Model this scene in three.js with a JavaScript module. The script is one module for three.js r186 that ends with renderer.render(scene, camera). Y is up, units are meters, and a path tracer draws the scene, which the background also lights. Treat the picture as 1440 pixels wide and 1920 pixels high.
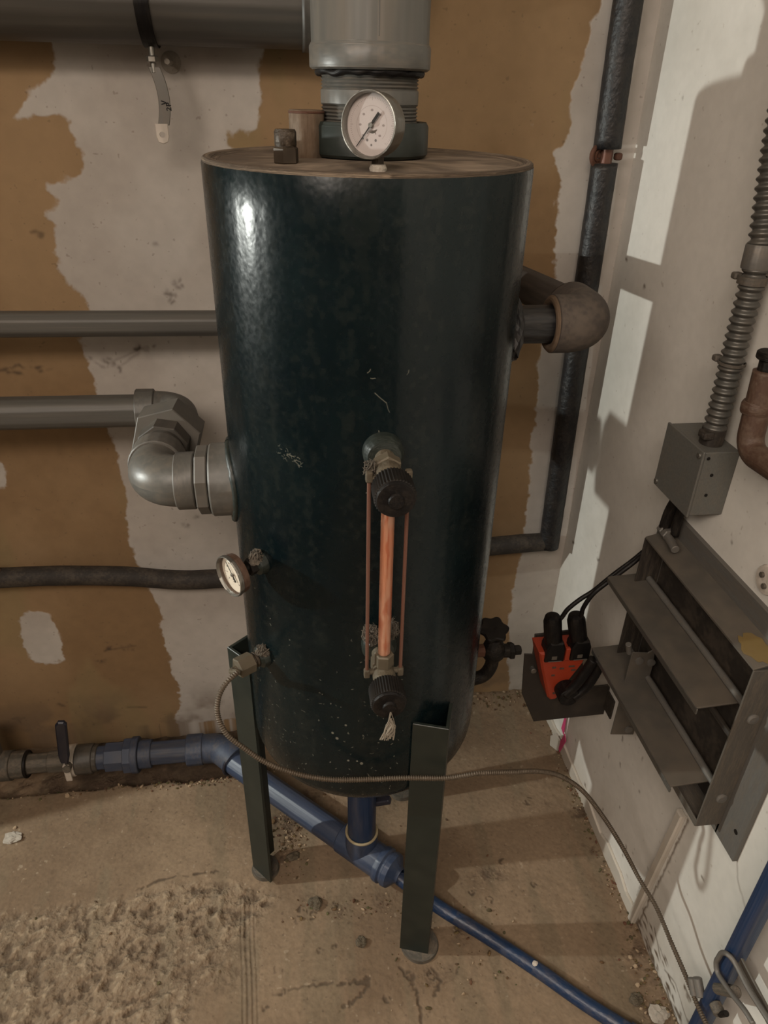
import * as THREE from 'three';
import { RoundedBoxGeometry } from 'three/addons/geometries/RoundedBoxGeometry.js';
import { mergeGeometries, toCreasedNormals } from 'three/addons/utils/BufferGeometryUtils.js';
import { FontLoader } from 'three/addons/loaders/FontLoader.js';
import { TextGeometry } from 'three/addons/geometries/TextGeometry.js';
import { RectAreaLightUniformsLib } from 'three/addons/lights/RectAreaLightUniformsLib.js';

// ------------------------------------------------------------------ camera, light, exposure
RectAreaLightUniformsLib.init();
const scene = new THREE.Scene();
scene.background = new THREE.Color(0x000000);
const renderer = new THREE.WebGLRenderer();
renderer.toneMapping = THREE.LinearToneMapping;
renderer.toneMappingExposure = 1.25;
renderer.shadowMap.enabled = true;

const camera = new THREE.PerspectiveCamera(71.23, 1440 / 1920, 0.02, 30);
camera.position.set(-0.1017, 1.4215, 0.9261);
{
  const yaw = 0.13973, pitch = 0.53397, roll = 0.0242;
  const fwd = new THREE.Vector3(Math.sin(yaw) * Math.cos(pitch), -Math.sin(pitch), -Math.cos(yaw) * Math.cos(pitch));
  const r0 = new THREE.Vector3(Math.cos(yaw), 0, Math.sin(yaw)), u0 = new THREE.Vector3().crossVectors(r0, fwd);
  const r = r0.clone().multiplyScalar(Math.cos(roll)).addScaledVector(u0, Math.sin(roll));
  const u = u0.clone().multiplyScalar(Math.cos(roll)).addScaledVector(r0, -Math.sin(roll));
  camera.quaternion.setFromRotationMatrix(new THREE.Matrix4().makeBasis(r, u, fwd.clone().negate()));
}

const KEY = { pos: [-1.62, 1.15, 0.006], power: 4.1, color: new THREE.Color(0.97, 1.0, 0.93) };       // unseen bulb beyond the doorway, placed to cast the shadows on the white wall
const FILL = { pos: [-0.5, 2.44, 1.95], w: 1.0, h: 0.7, power: 11.8, color: new THREE.Color(1.0, 0.855, 0.73) };   // unseen ceiling light, out of view, placed to light the room from above
const ADDED_WINDOW = { pos: [-1.085, 2.12, 1.6], w: 1.2, h: 0.6, power: 7.6, color: new THREE.Color(1.0, 0.87, 0.75) };   // added window high in the left wall, gives fill light
const keyLight = new THREE.PointLight(KEY.color, KEY.power, 0, 2);
keyLight.position.set(...KEY.pos); keyLight.castShadow = true; keyLight.shadow.radius = 0.65; scene.add(keyLight);
const fillLight = new THREE.RectAreaLight(FILL.color, FILL.power, FILL.w, FILL.h);
fillLight.position.set(...FILL.pos); fillLight.lookAt(FILL.pos[0], 0, FILL.pos[2]); scene.add(fillLight);

const addedWindowLight = new THREE.RectAreaLight(ADDED_WINDOW.color, ADDED_WINDOW.power, ADDED_WINDOW.w, ADDED_WINDOW.h);
addedWindowLight.position.set(...ADDED_WINDOW.pos); addedWindowLight.lookAt(0, ADDED_WINDOW.pos[1], ADDED_WINDOW.pos[2]); scene.add(addedWindowLight);

// ------------------------------------------------------------------ noise and textures
function rng(seed) { let s = seed >>> 0; return () => { s = (s + 0x6d2b79f5) | 0; let t = Math.imul(s ^ (s >>> 15), 1 | s); t = (t + Math.imul(t ^ (t >>> 7), 61 | t)) ^ t; return ((t ^ (t >>> 14)) >>> 0) / 4294967296; }; }
const LAT = (() => { const r = rng(77), a = new Float32Array(65536); for (let i = 0; i < 65536; i++) a[i] = r(); return a; })();
function vnoise(x, y, s = 0) {
  const ix = Math.floor(x), iy = Math.floor(y); let fx = x - ix, fy = y - iy; fx = fx * fx * (3 - 2 * fx); fy = fy * fy * (3 - 2 * fy);
  const o = s * 7919, a = (ix & 255), b = ((ix + 1) & 255), c = (iy & 255) << 8, d = ((iy + 1) & 255) << 8;
  const p = LAT[(a + c + o) & 65535], q = LAT[(b + c + o) & 65535], u = LAT[(a + d + o) & 65535], v = LAT[(b + d + o) & 65535];
  return (p + (q - p) * fx) * (1 - fy) + (u + (v - u) * fx) * fy;
}
function fbm(x, y, oct = 4, s = 0) { let t = 0, a = 0.5, n = 0; for (let i = 0; i < oct; i++) { t += a * vnoise(x, y, s + i); n += a; x *= 2.03; y *= 2.03; a *= 0.5; } return t / n; }
const clamp = (x, a = 0, b = 1) => Math.min(b, Math.max(a, x)), sstep = (a, b, x) => { const t = clamp((x - a) / (b - a)); return t * t * (3 - 2 * t); };
const enc = (l) => 255 * (l <= 0.0031308 ? 12.92 * l : 1.055 * Math.pow(Math.max(l, 0), 1 / 2.4) - 0.055);
const mix3 = (a, b, t) => [a[0] + (b[0] - a[0]) * t, a[1] + (b[1] - a[1]) * t, a[2] + (b[2] - a[2]) * t];
function tex(W, H, fn, srgb = true, repeat = false) {       // fn(u, v, out) with linear colours or 0..1 values, v up
  const d = new Uint8Array(W * H * 4), o = [0, 0, 0];
  for (let y = 0; y < H; y++) for (let x = 0; x < W; x++) {
    fn((x + 0.5) / W, (y + 0.5) / H, o); const i = (y * W + x) * 4;
    for (let c = 0; c < 3; c++) d[i + c] = clamp(srgb ? enc(o[c]) : o[c] * 255, 0, 255);
    d[i + 3] = 255;
  }
  const t = new THREE.DataTexture(d, W, H); t.magFilter = t.minFilter = THREE.LinearFilter; if (srgb) t.colorSpace = THREE.SRGBColorSpace;
  t.wrapS = t.wrapT = repeat ? THREE.RepeatWrapping : THREE.ClampToEdgeWrapping; t.needsUpdate = true; return t;
}
function maskOf(W, H, draw, blur = 0) {                     // white shapes on black as a lookup in 0..1, v up
  const c = document.createElement('canvas'); c.width = W; c.height = H; const g = c.getContext('2d');
  g.fillStyle = '#000'; g.fillRect(0, 0, W, H); g.fillStyle = g.strokeStyle = '#fff'; g.lineCap = g.lineJoin = 'round'; draw(g);
  const px = g.getImageData(0, 0, W, H).data; let a = new Float32Array(W * H); for (let i = 0; i < W * H; i++) a[i] = px[i * 4] / 255;
  if (blur) for (let pass = 0; pass < 2; pass++) {
    const b = new Float32Array(W * H);
    for (let y = 0; y < H; y++) { let s = 0; for (let x = -blur; x < W; x++) { if (x + blur < W) s += a[y * W + x + blur]; if (x - blur - 1 >= 0) s -= a[y * W + x - blur - 1]; if (x >= 0) b[y * W + x] = s / (2 * blur + 1); } }
    for (let x = 0; x < W; x++) { let s = 0; for (let y = -blur; y < H; y++) { if (y + blur < H) s += b[(y + blur) * W + x]; if (y - blur - 1 >= 0) s -= b[(y - blur - 1) * W + x]; if (y >= 0) a[y * W + x] = s / (2 * blur + 1); } }
  }
  return (u, v) => {
    const X = clamp(u * W - 0.5, 0, W - 1.001), Y = clamp((1 - v) * H - 0.5, 0, H - 1.001), x = X | 0, y = Y | 0, fx = X - x, fy = Y - y, i = y * W + x;
    return (a[i] * (1 - fx) + a[i + 1] * fx) * (1 - fy) + (a[i + W] * (1 - fx) + a[i + W + 1] * fx) * fy;
  };
}
const poly = (g, pts) => { g.beginPath(); pts.forEach(([x, y], i) => (i ? g.lineTo(x, y) : g.moveTo(x, y))); g.closePath(); g.fill(); };
const line = (g, pts, w) => { g.lineWidth = w; g.beginPath(); pts.forEach(([x, y], i) => (i ? g.lineTo(x, y) : g.moveTo(x, y))); g.stroke(); };

// grain shared by small things: dust and grime mottling, and its relief
const grainColor = (base, dust, amount, scale = 9, seed = 0) => tex(256, 256, (u, v, o) => {
  const n = fbm(u * scale, v * scale, 4, seed), m = fbm(u * scale * 5, v * scale * 5, 3, seed + 5), k = clamp(sstep(0.38, 0.72, n * 0.65 + m * 0.35) * amount + (m - 0.5) * 0.12 * amount);
  const c = mix3(base, dust, k); const j = 0.86 + 0.28 * m; o[0] = c[0] * j; o[1] = c[1] * j; o[2] = c[2] * j;
}, true, true);
const grainBump = tex(256, 256, (u, v, o) => { o[0] = o[1] = o[2] = fbm(u * 24, v * 24, 4, 3); }, false, true);
const dustBump = tex(512, 512, (u, v, o) => { o[0] = o[1] = o[2] = 0.6 * fbm(u * 40, v * 40, 4, 9) + 0.4 * fbm(u * 130, v * 130, 2, 2); }, false, true);
const DUST = [0.2, 0.155, 0.112];
function mat(base, { dust = 0.3, rough = 0.6, metal = 0, bump = 0.0004, scale = 9, seed = 0, dustColor = DUST, ...rest } = {}) {
  return new THREE.MeshPhysicalMaterial({ color: 0xffffff, map: grainColor(base.map((c) => c * 0.7), dustColor.map((c) => c * 0.72), dust, scale, seed), roughness: rough, metalness: metal, bumpMap: grainBump, bumpScale: bump, ...rest });
}
const M = {
  pvc: mat([0.125, 0.118, 0.105], { dust: 0.45, rough: 0.5, bump: 0.0002, seed: 1, dustColor: [0.165, 0.142, 0.115] }),
  pvcGloss: mat([0.125, 0.122, 0.11], { dust: 0.3, rough: 0.42, bump: 0.00025, seed: 2 }),
  pvcDark: mat([0.075, 0.068, 0.058], { dust: 0.2, rough: 0.5, bump: 0.0002, seed: 3 }),
  rubber: mat([0.034, 0.028, 0.023], { dust: 0.22, rough: 0.75, bump: 0.0009, seed: 4 }),
  foam: mat([0.009, 0.009, 0.0105], { dust: 0.08, rough: 0.5, bump: 0.0012, scale: 14, seed: 5 }),
  foamBrown: mat([0.07, 0.055, 0.046], { dust: 0.25, rough: 0.8, bump: 0.0006, seed: 6 }),
  black: mat([0.006, 0.005, 0.005], { dust: 0.05, rough: 0.5, seed: 7, specularIntensity: 0.45 }),
  castBlack: mat([0.01, 0.008, 0.0065], { dust: 0.1, rough: 0.65, bump: 0.0012, seed: 8, specularIntensity: 0.5 }),
  brass: mat([0.12, 0.095, 0.06], { dust: 0.75, rough: 0.65, metal: 0.15, bump: 0.0006, seed: 9, dustColor: [0.17, 0.14, 0.1] }),
  brassDark: mat([0.05, 0.034, 0.02], { dust: 0.4, rough: 0.55, metal: 0.3, bump: 0.0006, seed: 10 }),
  rust: mat([0.13, 0.05, 0.026], { dust: 0.3, rough: 0.8, bump: 0.0009, seed: 11, dustColor: [0.05, 0.025, 0.016] }),
  rustPipe: mat([0.14, 0.088, 0.05], { dust: 0.45, rough: 0.75, bump: 0.0007, seed: 12 }),
  copper: mat([0.2, 0.088, 0.06], { dust: 0.4, rough: 0.5, metal: 0.25, seed: 13 }),
  brownPipe: mat([0.1, 0.052, 0.032], { dust: 0.3, rough: 0.65, bump: 0.0005, seed: 14 }),
  steel: mat([0.34, 0.33, 0.3], { dust: 0.3, rough: 0.34, metal: 0.8, seed: 15 }),
  galvanised: mat([0.2, 0.19, 0.172], { dust: 0.35, rough: 0.55, metal: 0.35, bump: 0.0002, seed: 16 }),
  galvDull: mat([0.12, 0.106, 0.088], { dust: 0.4, rough: 0.65, metal: 0.15, bump: 0.0002, seed: 17 }),
  conduit: mat([0.15, 0.145, 0.13], { dust: 0.25, rough: 0.42, metal: 0.5, bump: 0.0001, seed: 18 }),
  boxGrey: mat([0.16, 0.158, 0.142], { dust: 0.2, rough: 0.6, metal: 0.15, bump: 0.0001, seed: 19 }),
  bracket: mat([0.03, 0.023, 0.017], { dust: 0.2, rough: 0.7, seed: 20 }),
  orange: mat([0.4, 0.045, 0.014], { dust: 0.12, rough: 0.5, seed: 21, dustColor: [0.2, 0.05, 0.03] }),
  blue: mat([0.04, 0.062, 0.118], { dust: 0.3, rough: 0.42, bump: 0.0002, seed: 22, dustColor: [0.12, 0.12, 0.14] }),
  blueDusty: mat([0.05, 0.068, 0.115], { dust: 0.5, rough: 0.6, bump: 0.0003, seed: 23, dustColor: [0.12, 0.105, 0.095] }),
  blueHose: mat([0.012, 0.036, 0.095], { dust: 0.2, rough: 0.4, seed: 24 }),
  navy: mat([0.012, 0.014, 0.03], { dust: 0.1, rough: 0.45, seed: 25 }),
  greyFit: mat([0.1, 0.088, 0.07], { dust: 0.6, rough: 0.7, bump: 0.0007, seed: 26 }),
  tankGreen: mat([0.017, 0.024, 0.02], { dust: 0.12, rough: 0.45, bump: 0.0003, seed: 27, dustColor: [0.08, 0.075, 0.055] }),
  cable: mat([0.11, 0.082, 0.055], { dust: 0.4, rough: 0.55, metal: 0.3, seed: 28 }),
  glue: mat([0.42, 0.34, 0.2], { dust: 0.2, rough: 0.6, seed: 29 }),
  lint: mat([0.3, 0.26, 0.2], { dust: 0.3, rough: 1, seed: 30 }),
  dustGrey: mat([0.12, 0.105, 0.085], { dust: 0.6, rough: 1, seed: 37 }),
  wood: mat([0.4, 0.35, 0.29], { dust: 0.5, rough: 0.75, seed: 31, dustColor: [0.25, 0.2, 0.15] }),
  oldWhite: mat([0.72, 0.66, 0.57], { dust: 0.5, rough: 0.75, seed: 38, dustColor: [0.45, 0.37, 0.28] }),
  pink: mat([0.75, 0.07, 0.22], { dust: 0.1, rough: 0.6, seed: 32 }),
  stone: mat([0.12, 0.095, 0.06], { dust: 0.4, rough: 0.95, bump: 0.002, seed: 33 }),
  whiteBit: mat([0.5, 0.45, 0.38], { dust: 0.3, rough: 0.9, seed: 34 }),
  valveWhite: mat([0.75, 0.67, 0.58], { dust: 0.3, rough: 0.6, seed: 35 }),
  oldPaint: mat([0.2, 0.13, 0.04], { dust: 0.7, rough: 0.7, seed: 36, scale: 14, dustColor: [0.14, 0.11, 0.075] }),
};

// ------------------------------------------------------------------ building helpers
const V = (a) => (a.isVector3 ? a.clone() : new THREE.Vector3(...a));
const taken = new Map();
const numbered = (n) => { const k = taken.get(n) ?? 0; taken.set(n, k + 1); return k ? n + '_' + String(k).padStart(3, '0') : n; };
function thing(name, label, category, pos = [0, 0, 0], group) {
  const o = new THREE.Group(); o.name = numbered(name); o.position.set(...pos); o.userData = { label, category }; if (group) o.userData.group = group; scene.add(o); return o;
}
function part(name, geo, m, parent, label) {                // geometry is authored in room coordinates
  const g = Array.isArray(geo) ? mergeGeometries(geo.map((x) => { const y = x.index ? x.toNonIndexed() : x; for (const k of Object.keys(y.attributes)) if (!['position', 'normal', 'uv'].includes(k)) y.deleteAttribute(k); return y; })) : geo;
  let root = parent; while (root.parent && root.parent !== scene) root = root.parent;
  g.translate(-root.position.x, -root.position.y, -root.position.z);
  const o = new THREE.Mesh(g, m); o.name = name; o.castShadow = o.receiveShadow = true; if (label) o.userData.label = label; parent.add(o); return o;
}
function struct(name, geo, m) { const o = new THREE.Mesh(geo, m); o.name = name; o.userData.kind = 'structure'; o.castShadow = o.receiveShadow = true; scene.add(o); return o; }
const UP = new THREE.Vector3(0, 1, 0);
function along(geo, a, b) {                                 // geometry built on +y from the origin, laid from a towards b
  a = V(a); const d = V(b).sub(a).normalize(); return geo.applyQuaternion(new THREE.Quaternion().setFromUnitVectors(UP, d)).translate(a.x, a.y, a.z);
}
function crease(g, angle = 0.6) { return toCreasedNormals(g, angle); }
function lathe(prof, a, b, seg = 40, ang = 0.6) { return along(crease(new THREE.LatheGeometry(prof.map(([r, y]) => new THREE.Vector2(Math.max(r, 1e-5), y)), seg), ang), a, b); }
function rod(a, b, r, { r2 = r, seg = 32, ch = Math.min(0.0016, r * 0.15), hollow = 0 } = {}) {
  const L = V(a).distanceTo(V(b));
  const p = hollow ? [[hollow, L - 0.02], [hollow, L]] : [[0, L]];
  return lathe([[0, 0], [r - ch, 0], [r, ch], [r2, L - ch], [r2 - ch, L], ...p.reverse()], a, b, seg);
}
function hexnut(a, b, R, sides = 6, spin = 0) {             // R across corners / 2
  const L = V(a).distanceTo(V(b)), sh = new THREE.Shape(); for (let i = 0; i < sides; i++) { const t = (i / sides) * Math.PI * 2 + spin; sh[i ? 'lineTo' : 'moveTo'](Math.cos(t) * R, Math.sin(t) * R); } sh.closePath();
  const bv = Math.min(0.0015, L * 0.2), g = new THREE.ExtrudeGeometry(sh, { depth: L - 2 * bv, bevelEnabled: true, bevelThickness: bv, bevelSize: bv, bevelOffset: -bv, bevelSegments: 1 });
  return along(g.translate(0, 0, bv).rotateX(-Math.PI / 2), a, b);
}
function box(c, s, r = 0.002, rot) { const g = new RoundedBoxGeometry(s[0], s[1], s[2], 2, Math.min(r, Math.min(...s) * 0.45)); if (rot) g.applyQuaternion(new THREE.Quaternion().setFromEuler(new THREE.Euler(...rot))); return g.translate(...c); }
function sweep(points, rad, { n = 60, seg = 20, closed = false, tension = 0.5, caps = true } = {}) {
  const curve = points.isCurve ? points : new THREE.CatmullRomCurve3(points.map(V), closed, 'centripetal', tension), L = curve.getLength(), fr = curve.computeFrenetFrames(n, closed);
  const pos = [], uv = [], idx = [];
  for (let i = 0; i <= n; i++) {
    const p = curve.getPointAt(i / n), r = typeof rad === 'function' ? rad((i / n) * L, L) : rad, N = fr.normals[i], B = fr.binormals[i];
    for (let j = 0; j <= seg; j++) { const t = (j / seg) * Math.PI * 2, c = Math.cos(t) * r, s = Math.sin(t) * r; pos.push(p.x + c * N.x + s * B.x, p.y + c * N.y + s * B.y, p.z + c * N.z + s * B.z); uv.push(j / seg, (i / n) * L * 6); }
  }
  for (let i = 0; i < n; i++) for (let j = 0; j < seg; j++) { const a = i * (seg + 1) + j, b = a + seg + 1; idx.push(a, a + 1, b, b, a + 1, b + 1); }
  if (caps) for (const e of [0, n]) { const c = pos.length / 3, p = curve.getPointAt(e / n); pos.push(p.x, p.y, p.z); uv.push(0.5, 0.5); for (let j = 0; j < seg; j++) { const a = e * (seg + 1) + j; e ? idx.push(c, a, a + 1) : idx.push(c, a + 1, a); } }
  const g = new THREE.BufferGeometry(); g.setAttribute('position', new THREE.Float32BufferAttribute(pos, 3)); g.setAttribute('uv', new THREE.Float32BufferAttribute(uv, 2)); g.setIndex(idx);
  // outward winding check
  const A = curve.getPointAt(0.5), i0 = Math.floor(n / 2) * (seg + 1), P = new THREE.Vector3(pos[i0 * 3], pos[i0 * 3 + 1], pos[i0 * 3 + 2]); g.computeVertexNormals();
  const nn = new THREE.Vector3().fromBufferAttribute(g.attributes.normal, i0); if (nn.dot(P.sub(A)) < 0) { for (let k = 0; k < idx.length; k += 3) [idx[k], idx[k + 1]] = [idx[k + 1], idx[k]]; g.setIndex(idx); g.computeVertexNormals(); }
  return g;
}
function bend(a, corner, b, r, R, opts = {}) {              // straight, quarter bend of radius R at the corner, straight
  a = V(a); b = V(b); corner = V(corner); const d1 = corner.clone().sub(a).normalize(), d2 = b.clone().sub(corner).normalize();
  const half = d1.angleTo(d2) / 2, cut = R * Math.tan(half), s = corner.clone().addScaledVector(d1, -cut), e = corner.clone().addScaledVector(d2, cut);
  const path = new THREE.CurvePath(); if (a.distanceTo(s) > 1e-4) path.add(new THREE.LineCurve3(a, s));
  const k = (4 / 3) * Math.tan(half / 2) * R; path.add(new THREE.CubicBezierCurve3(s, s.clone().addScaledVector(d1, k), e.clone().addScaledVector(d2, -k), e)); if (e.distanceTo(b) > 1e-4) path.add(new THREE.LineCurve3(e, b));
  path.isCurve = true; return sweep(path, r, { n: 40, seg: 32, ...opts });
}
function plate(pts, depth, origin, ux, uy, bevel = 0.001, holes = []) {   // outline in (ux, uy) from origin, thickened along ux x uy
  const sh = new THREE.Shape(pts.map(([x, y]) => new THREE.Vector2(x, y)));
  for (const [x, y, r] of holes) { const h = new THREE.Path(); h.absarc(x, y, r, 0, Math.PI * 2, true); sh.holes.push(h); }
  const g = new THREE.ExtrudeGeometry(sh, { depth: depth - 2 * bevel, bevelEnabled: bevel > 0, bevelThickness: bevel, bevelSize: bevel, bevelOffset: -bevel, bevelSegments: 1, curveSegments: 24 });
  g.translate(0, 0, bevel); const x = V(ux), y = V(uy), z = x.clone().cross(y); return g.applyMatrix4(new THREE.Matrix4().makeBasis(x, y, z).setPosition(...origin));
}
const ring = (c, dir, R, r, seg = 40) => { const g = new THREE.TorusGeometry(R, r, 12, seg); return g.applyQuaternion(new THREE.Quaternion().setFromUnitVectors(new THREE.Vector3(0, 0, 1), V(dir).normalize())).translate(...c); };
const blob = (c, s, seed = 1, detail = 3, rough = 0.35) => {
  const g = new THREE.IcosahedronGeometry(1, detail), p = g.attributes.position;
  for (let i = 0; i < p.count; i++) { const x = p.getX(i), y = p.getY(i), z = p.getZ(i), k = 1 + rough * (fbm(x * 1.7 + seed * 3.1 + 9, y * 1.7 + z * 1.3 + 7, 3, seed % 5) * 2 - 1); p.setXYZ(i, x * k * s[0], y * k * s[1], z * k * s[2]); }
  g.computeVertexNormals(); return g.translate(...c);
};
const tuft = (c, r, n, seed, w = 0.0006) => { const q = rng(seed), L = []; for (let i = 0; i < n; i++) { const p = () => { const a = q() * 6.283, b = Math.acos(2 * q() - 1), k = Math.cbrt(q()); return [c[0] + r[0] * k * Math.sin(b) * Math.cos(a), c[1] + r[1] * k * Math.cos(b), c[2] + r[2] * k * Math.sin(b) * Math.sin(a)]; }; L.push(sweep([p(), p(), p()], w * (0.5 + q()), { n: 7, seg: 5 })); } return L; };
const polar = (az, r, y) => { const t = (az * Math.PI) / 180; return [r * Math.sin(t), y, r * Math.cos(t)]; };

// ------------------------------------------------------------------ the room
const XL = -1.1, XR = 0.527, ZB = -0.435, ZF = 2.4, YC = 2.5;
const PW = XR - XL, PH = 1.7;
const toWall = (W, H) => (p) => [((p[0] - XL) / PW) * W, (1 - p[1] / PH) * H];
const patchLeft = [[-0.432,1.76],[-0.44,1.465],[-0.442,1.438],[-0.453,1.423],[-0.488,1.407],[-0.504,1.382],[-0.518,1.368],[-0.435,1.373],[-0.43,1.342],[-0.428,1.319],[-0.436,1.288],[-0.477,1.284],[-0.495,1.28],[-0.49,1.262],[-0.475,1.252],[-0.482,1.241],[-0.5,1.233],[-0.49,1.203],[-0.495,1.177],[-0.493,1.141],[-0.485,1.114],[-0.46,1.076],[-0.459,1.047],[-0.482,1.008],[-0.479,0.956],[-0.477,0.903],[-0.463,0.835],[-0.452,0.715],[-0.452,0.651],[-0.467,0.586],[-0.45,0.471],[-0.43,0.364],[-0.422,0.249],[-0.423,0.072],[-0.452,-0.024],[-0.494,-0.115],
  [0.1,-0.115],[0.06,0.5],[0.0,0.9],[-0.1,1.28],[-0.153,1.314],[-0.186,1.333],[-0.183,1.352],[-0.133,1.362],[-0.13,1.393],[-0.134,1.43],[-0.124,1.474],[-0.124,1.76]];
const patchCorner = [[0.425,1.76],[0.419,1.553],[0.414,1.51],[0.409,1.457],[0.4,1.418],[0.4,1.37],[0.396,1.347],[0.373,1.328],[0.394,1.294],[0.397,1.241],[0.405,1.194],[0.414,1.136],[0.41,1.066],[0.404,0.991],[0.408,0.853],[0.412,0.766],[0.422,0.59],[0.42,0.502],[0.418,0.393],[0.413,0.329],[0.425,0.133],[0.44,0.036],[0.483,-0.011],[0.56,-0.1],[0.56,1.76]];
const patchSmall = [[-0.739,0.373],[-0.711,0.394],[-0.678,0.388],[-0.662,0.359],[-0.665,0.24],[-0.735,0.239],[-0.741,0.295],[-0.742,0.335]];
const patchEdge = [[-0.71,0.787],[-0.683,0.774],[-0.677,0.75],[-0.682,0.726],[-0.699,0.708],[-0.76,0.692],[-0.78,0.79]];
const scuffs = [[-0.31,1.098,14],[-0.296,1.112,8],[-0.314,1.084,10],[-0.456,0.966,12],[-0.433,0.955,10],[-0.61,0.959,20],[-0.56,0.955,9],[-0.369,0.995,10],[-0.342,0.599,7],[-0.584,0.231,9],[-0.555,0.27,9],[-0.517,0.266,9],[-0.52,1.2,8],[-0.81,0.06,10],[-0.7,0.1,7],[-0.27,0.1,6],[-0.32,0.62,5],[-0.19,0.55,6],[0.33,0.5,5],[-0.33,1.18,4],[-0.22,1.17,14],[-0.6,0.5,8],[-0.62,0.95,9]];
const chips = [[0.264,1.455,9],[0.332,1.376,6],[0.352,1.31,9],[0.41,1.49,8],[0.36,0.44,6],[0.33,1.2,4],[0.39,1.25,5]];
const compound = maskOf(1024, 1024, (g) => { const T = toWall(1024, 1024); for (const p of [patchLeft, patchCorner, patchSmall, patchEdge]) poly(g, p.map(T)); for (const [x, y, r] of chips) { const [a, b] = T([x, y]); poly(g, [[a - r * 0.3, b + r * 0.9], [a + r * 0.45, b - r], [a + r * 0.2, b + r * 0.5]]); } }, 3);
const dirt = maskOf(1024, 1024, (g) => {
  const T = toWall(1024, 1024), r = rng(5);
  for (const [x, y, s] of scuffs) { const [a, b] = T([x, y]); for (let i = 0; i < 7; i++) { const l = s * (0.3 + r()), t = r() * 6.28, cx = a + (r() - 0.5) * s * 1.6, cy = b + (r() - 0.5) * s; line(g, [[cx, cy], [cx + Math.cos(t) * l * 0.5, cy + Math.sin(t) * l * 0.3]], 0.8 + r() * s * 0.13); } }
  line(g, [[-0.44, 0.965], [-0.37, 0.995]].map(T), 0.9); line(g, [[-0.42, 0.96], [-0.38, 0.985]].map(T), 0.9); line(g, [[-0.57, 0.262], [-0.5, 0.27]].map(T), 1.1); line(g, [[-0.55, 0.075], [-0.5, 0.07]].map(T), 1.2);
}, 1);
const backHeight = (u, v) => {
  const X = u * PW, Y = v * PH, w = fbm(X * 22, Y * 22, 3, 1) - 0.5, w2 = fbm(X * 22, Y * 22, 3, 6) - 0.5, k = compound(Math.min(u + w * 0.012, 0.994), v + w2 * 0.012);
  return sstep(0.25, 0.75, k + (fbm(X * 90, Y * 90, 3, 4) - 0.5) * 0.9 * (k > 0.02 && k < 0.98 ? 1 : 0));
};
const wallMap = tex(2048, 2048, (u, v, o) => {
  const X = u * PW, Y = v * PH, k = backHeight(u, v), n = fbm(X * 3.5, Y * 3.5, 4, 2), f = fbm(X * 60, Y * 60, 3, 8), s = fbm(X * 9, Y * 2.2, 3, 13);
  const paper = mix3([0.22, 0.136, 0.066], [0.29, 0.19, 0.1], sstep(0.3, 0.7, n)), oldPaper = [0.25, 0.185, 0.09];
  const br = mix3(paper, oldPaper, 0.55 * sstep(0.52, 0.66, s)), mud = mix3([0.4, 0.36, 0.32], [0.48, 0.445, 0.405], sstep(0.32, 0.68, fbm(X * 5, Y * 5, 4, 17)));
  let c = mix3(br, mud, k); const d = dirt(u + (f - 0.5) * 0.006, v + (n - 0.5) * 0.004); c = mix3(c, [0.05, 0.034, 0.022], clamp(d * 1.1 * (0.4 + f)));
  const low = sstep(0.16, 0.02, Y) * sstep(0.42, 0.62, fbm(X * 12, Y * 12, 4, 21)); c = mix3(c, [0.14, 0.095, 0.06], low * 0.7);
  const sp = fbm(X * 150, Y * 150, 2, 11); c = mix3(c, [0.1, 0.07, 0.045], 0.35 * sstep(0.84, 0.9, sp)); const j = 0.93 + 0.14 * f; o[0] = c[0] * j; o[1] = c[1] * j; o[2] = c[2] * j;
});
const wallBump = tex(1024, 1024, (u, v, o) => { const X = u * PW, Y = v * PH; o[0] = o[1] = o[2] = clamp(backHeight(u, v) * 0.5 + fbm(X * 70, Y * 70, 3, 8) * 0.14 + fbm(X * 9, Y * 7, 3, 9) * 0.3 - dirt(u, v) * 0.3); }, false);
function wallUV(g, axis, u0, uw) { const p = g.attributes.position, a = []; for (let i = 0; i < p.count; i++) a.push(((axis === 'x' ? p.getX(i) : p.getZ(i)) - u0) / uw, p.getY(i) / PH); g.setAttribute('uv', new THREE.Float32BufferAttribute(a, 2)); return g; }
const slab = (x0, x1, y0, y1, z0, z1) => new THREE.BoxGeometry(x1 - x0, y1 - y0, z1 - z0).translate((x0 + x1) / 2, (y0 + y1) / 2, (z0 + z1) / 2);
struct('wall_back', wallUV(slab(XL - 0.1, XR + 0.1, -0.1, YC, ZB - 0.1, ZB), 'x', XL, PW), new THREE.MeshStandardMaterial({ map: wallMap, bumpMap: wallBump, bumpScale: 0.0016, roughness: 0.9 }));

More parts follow.
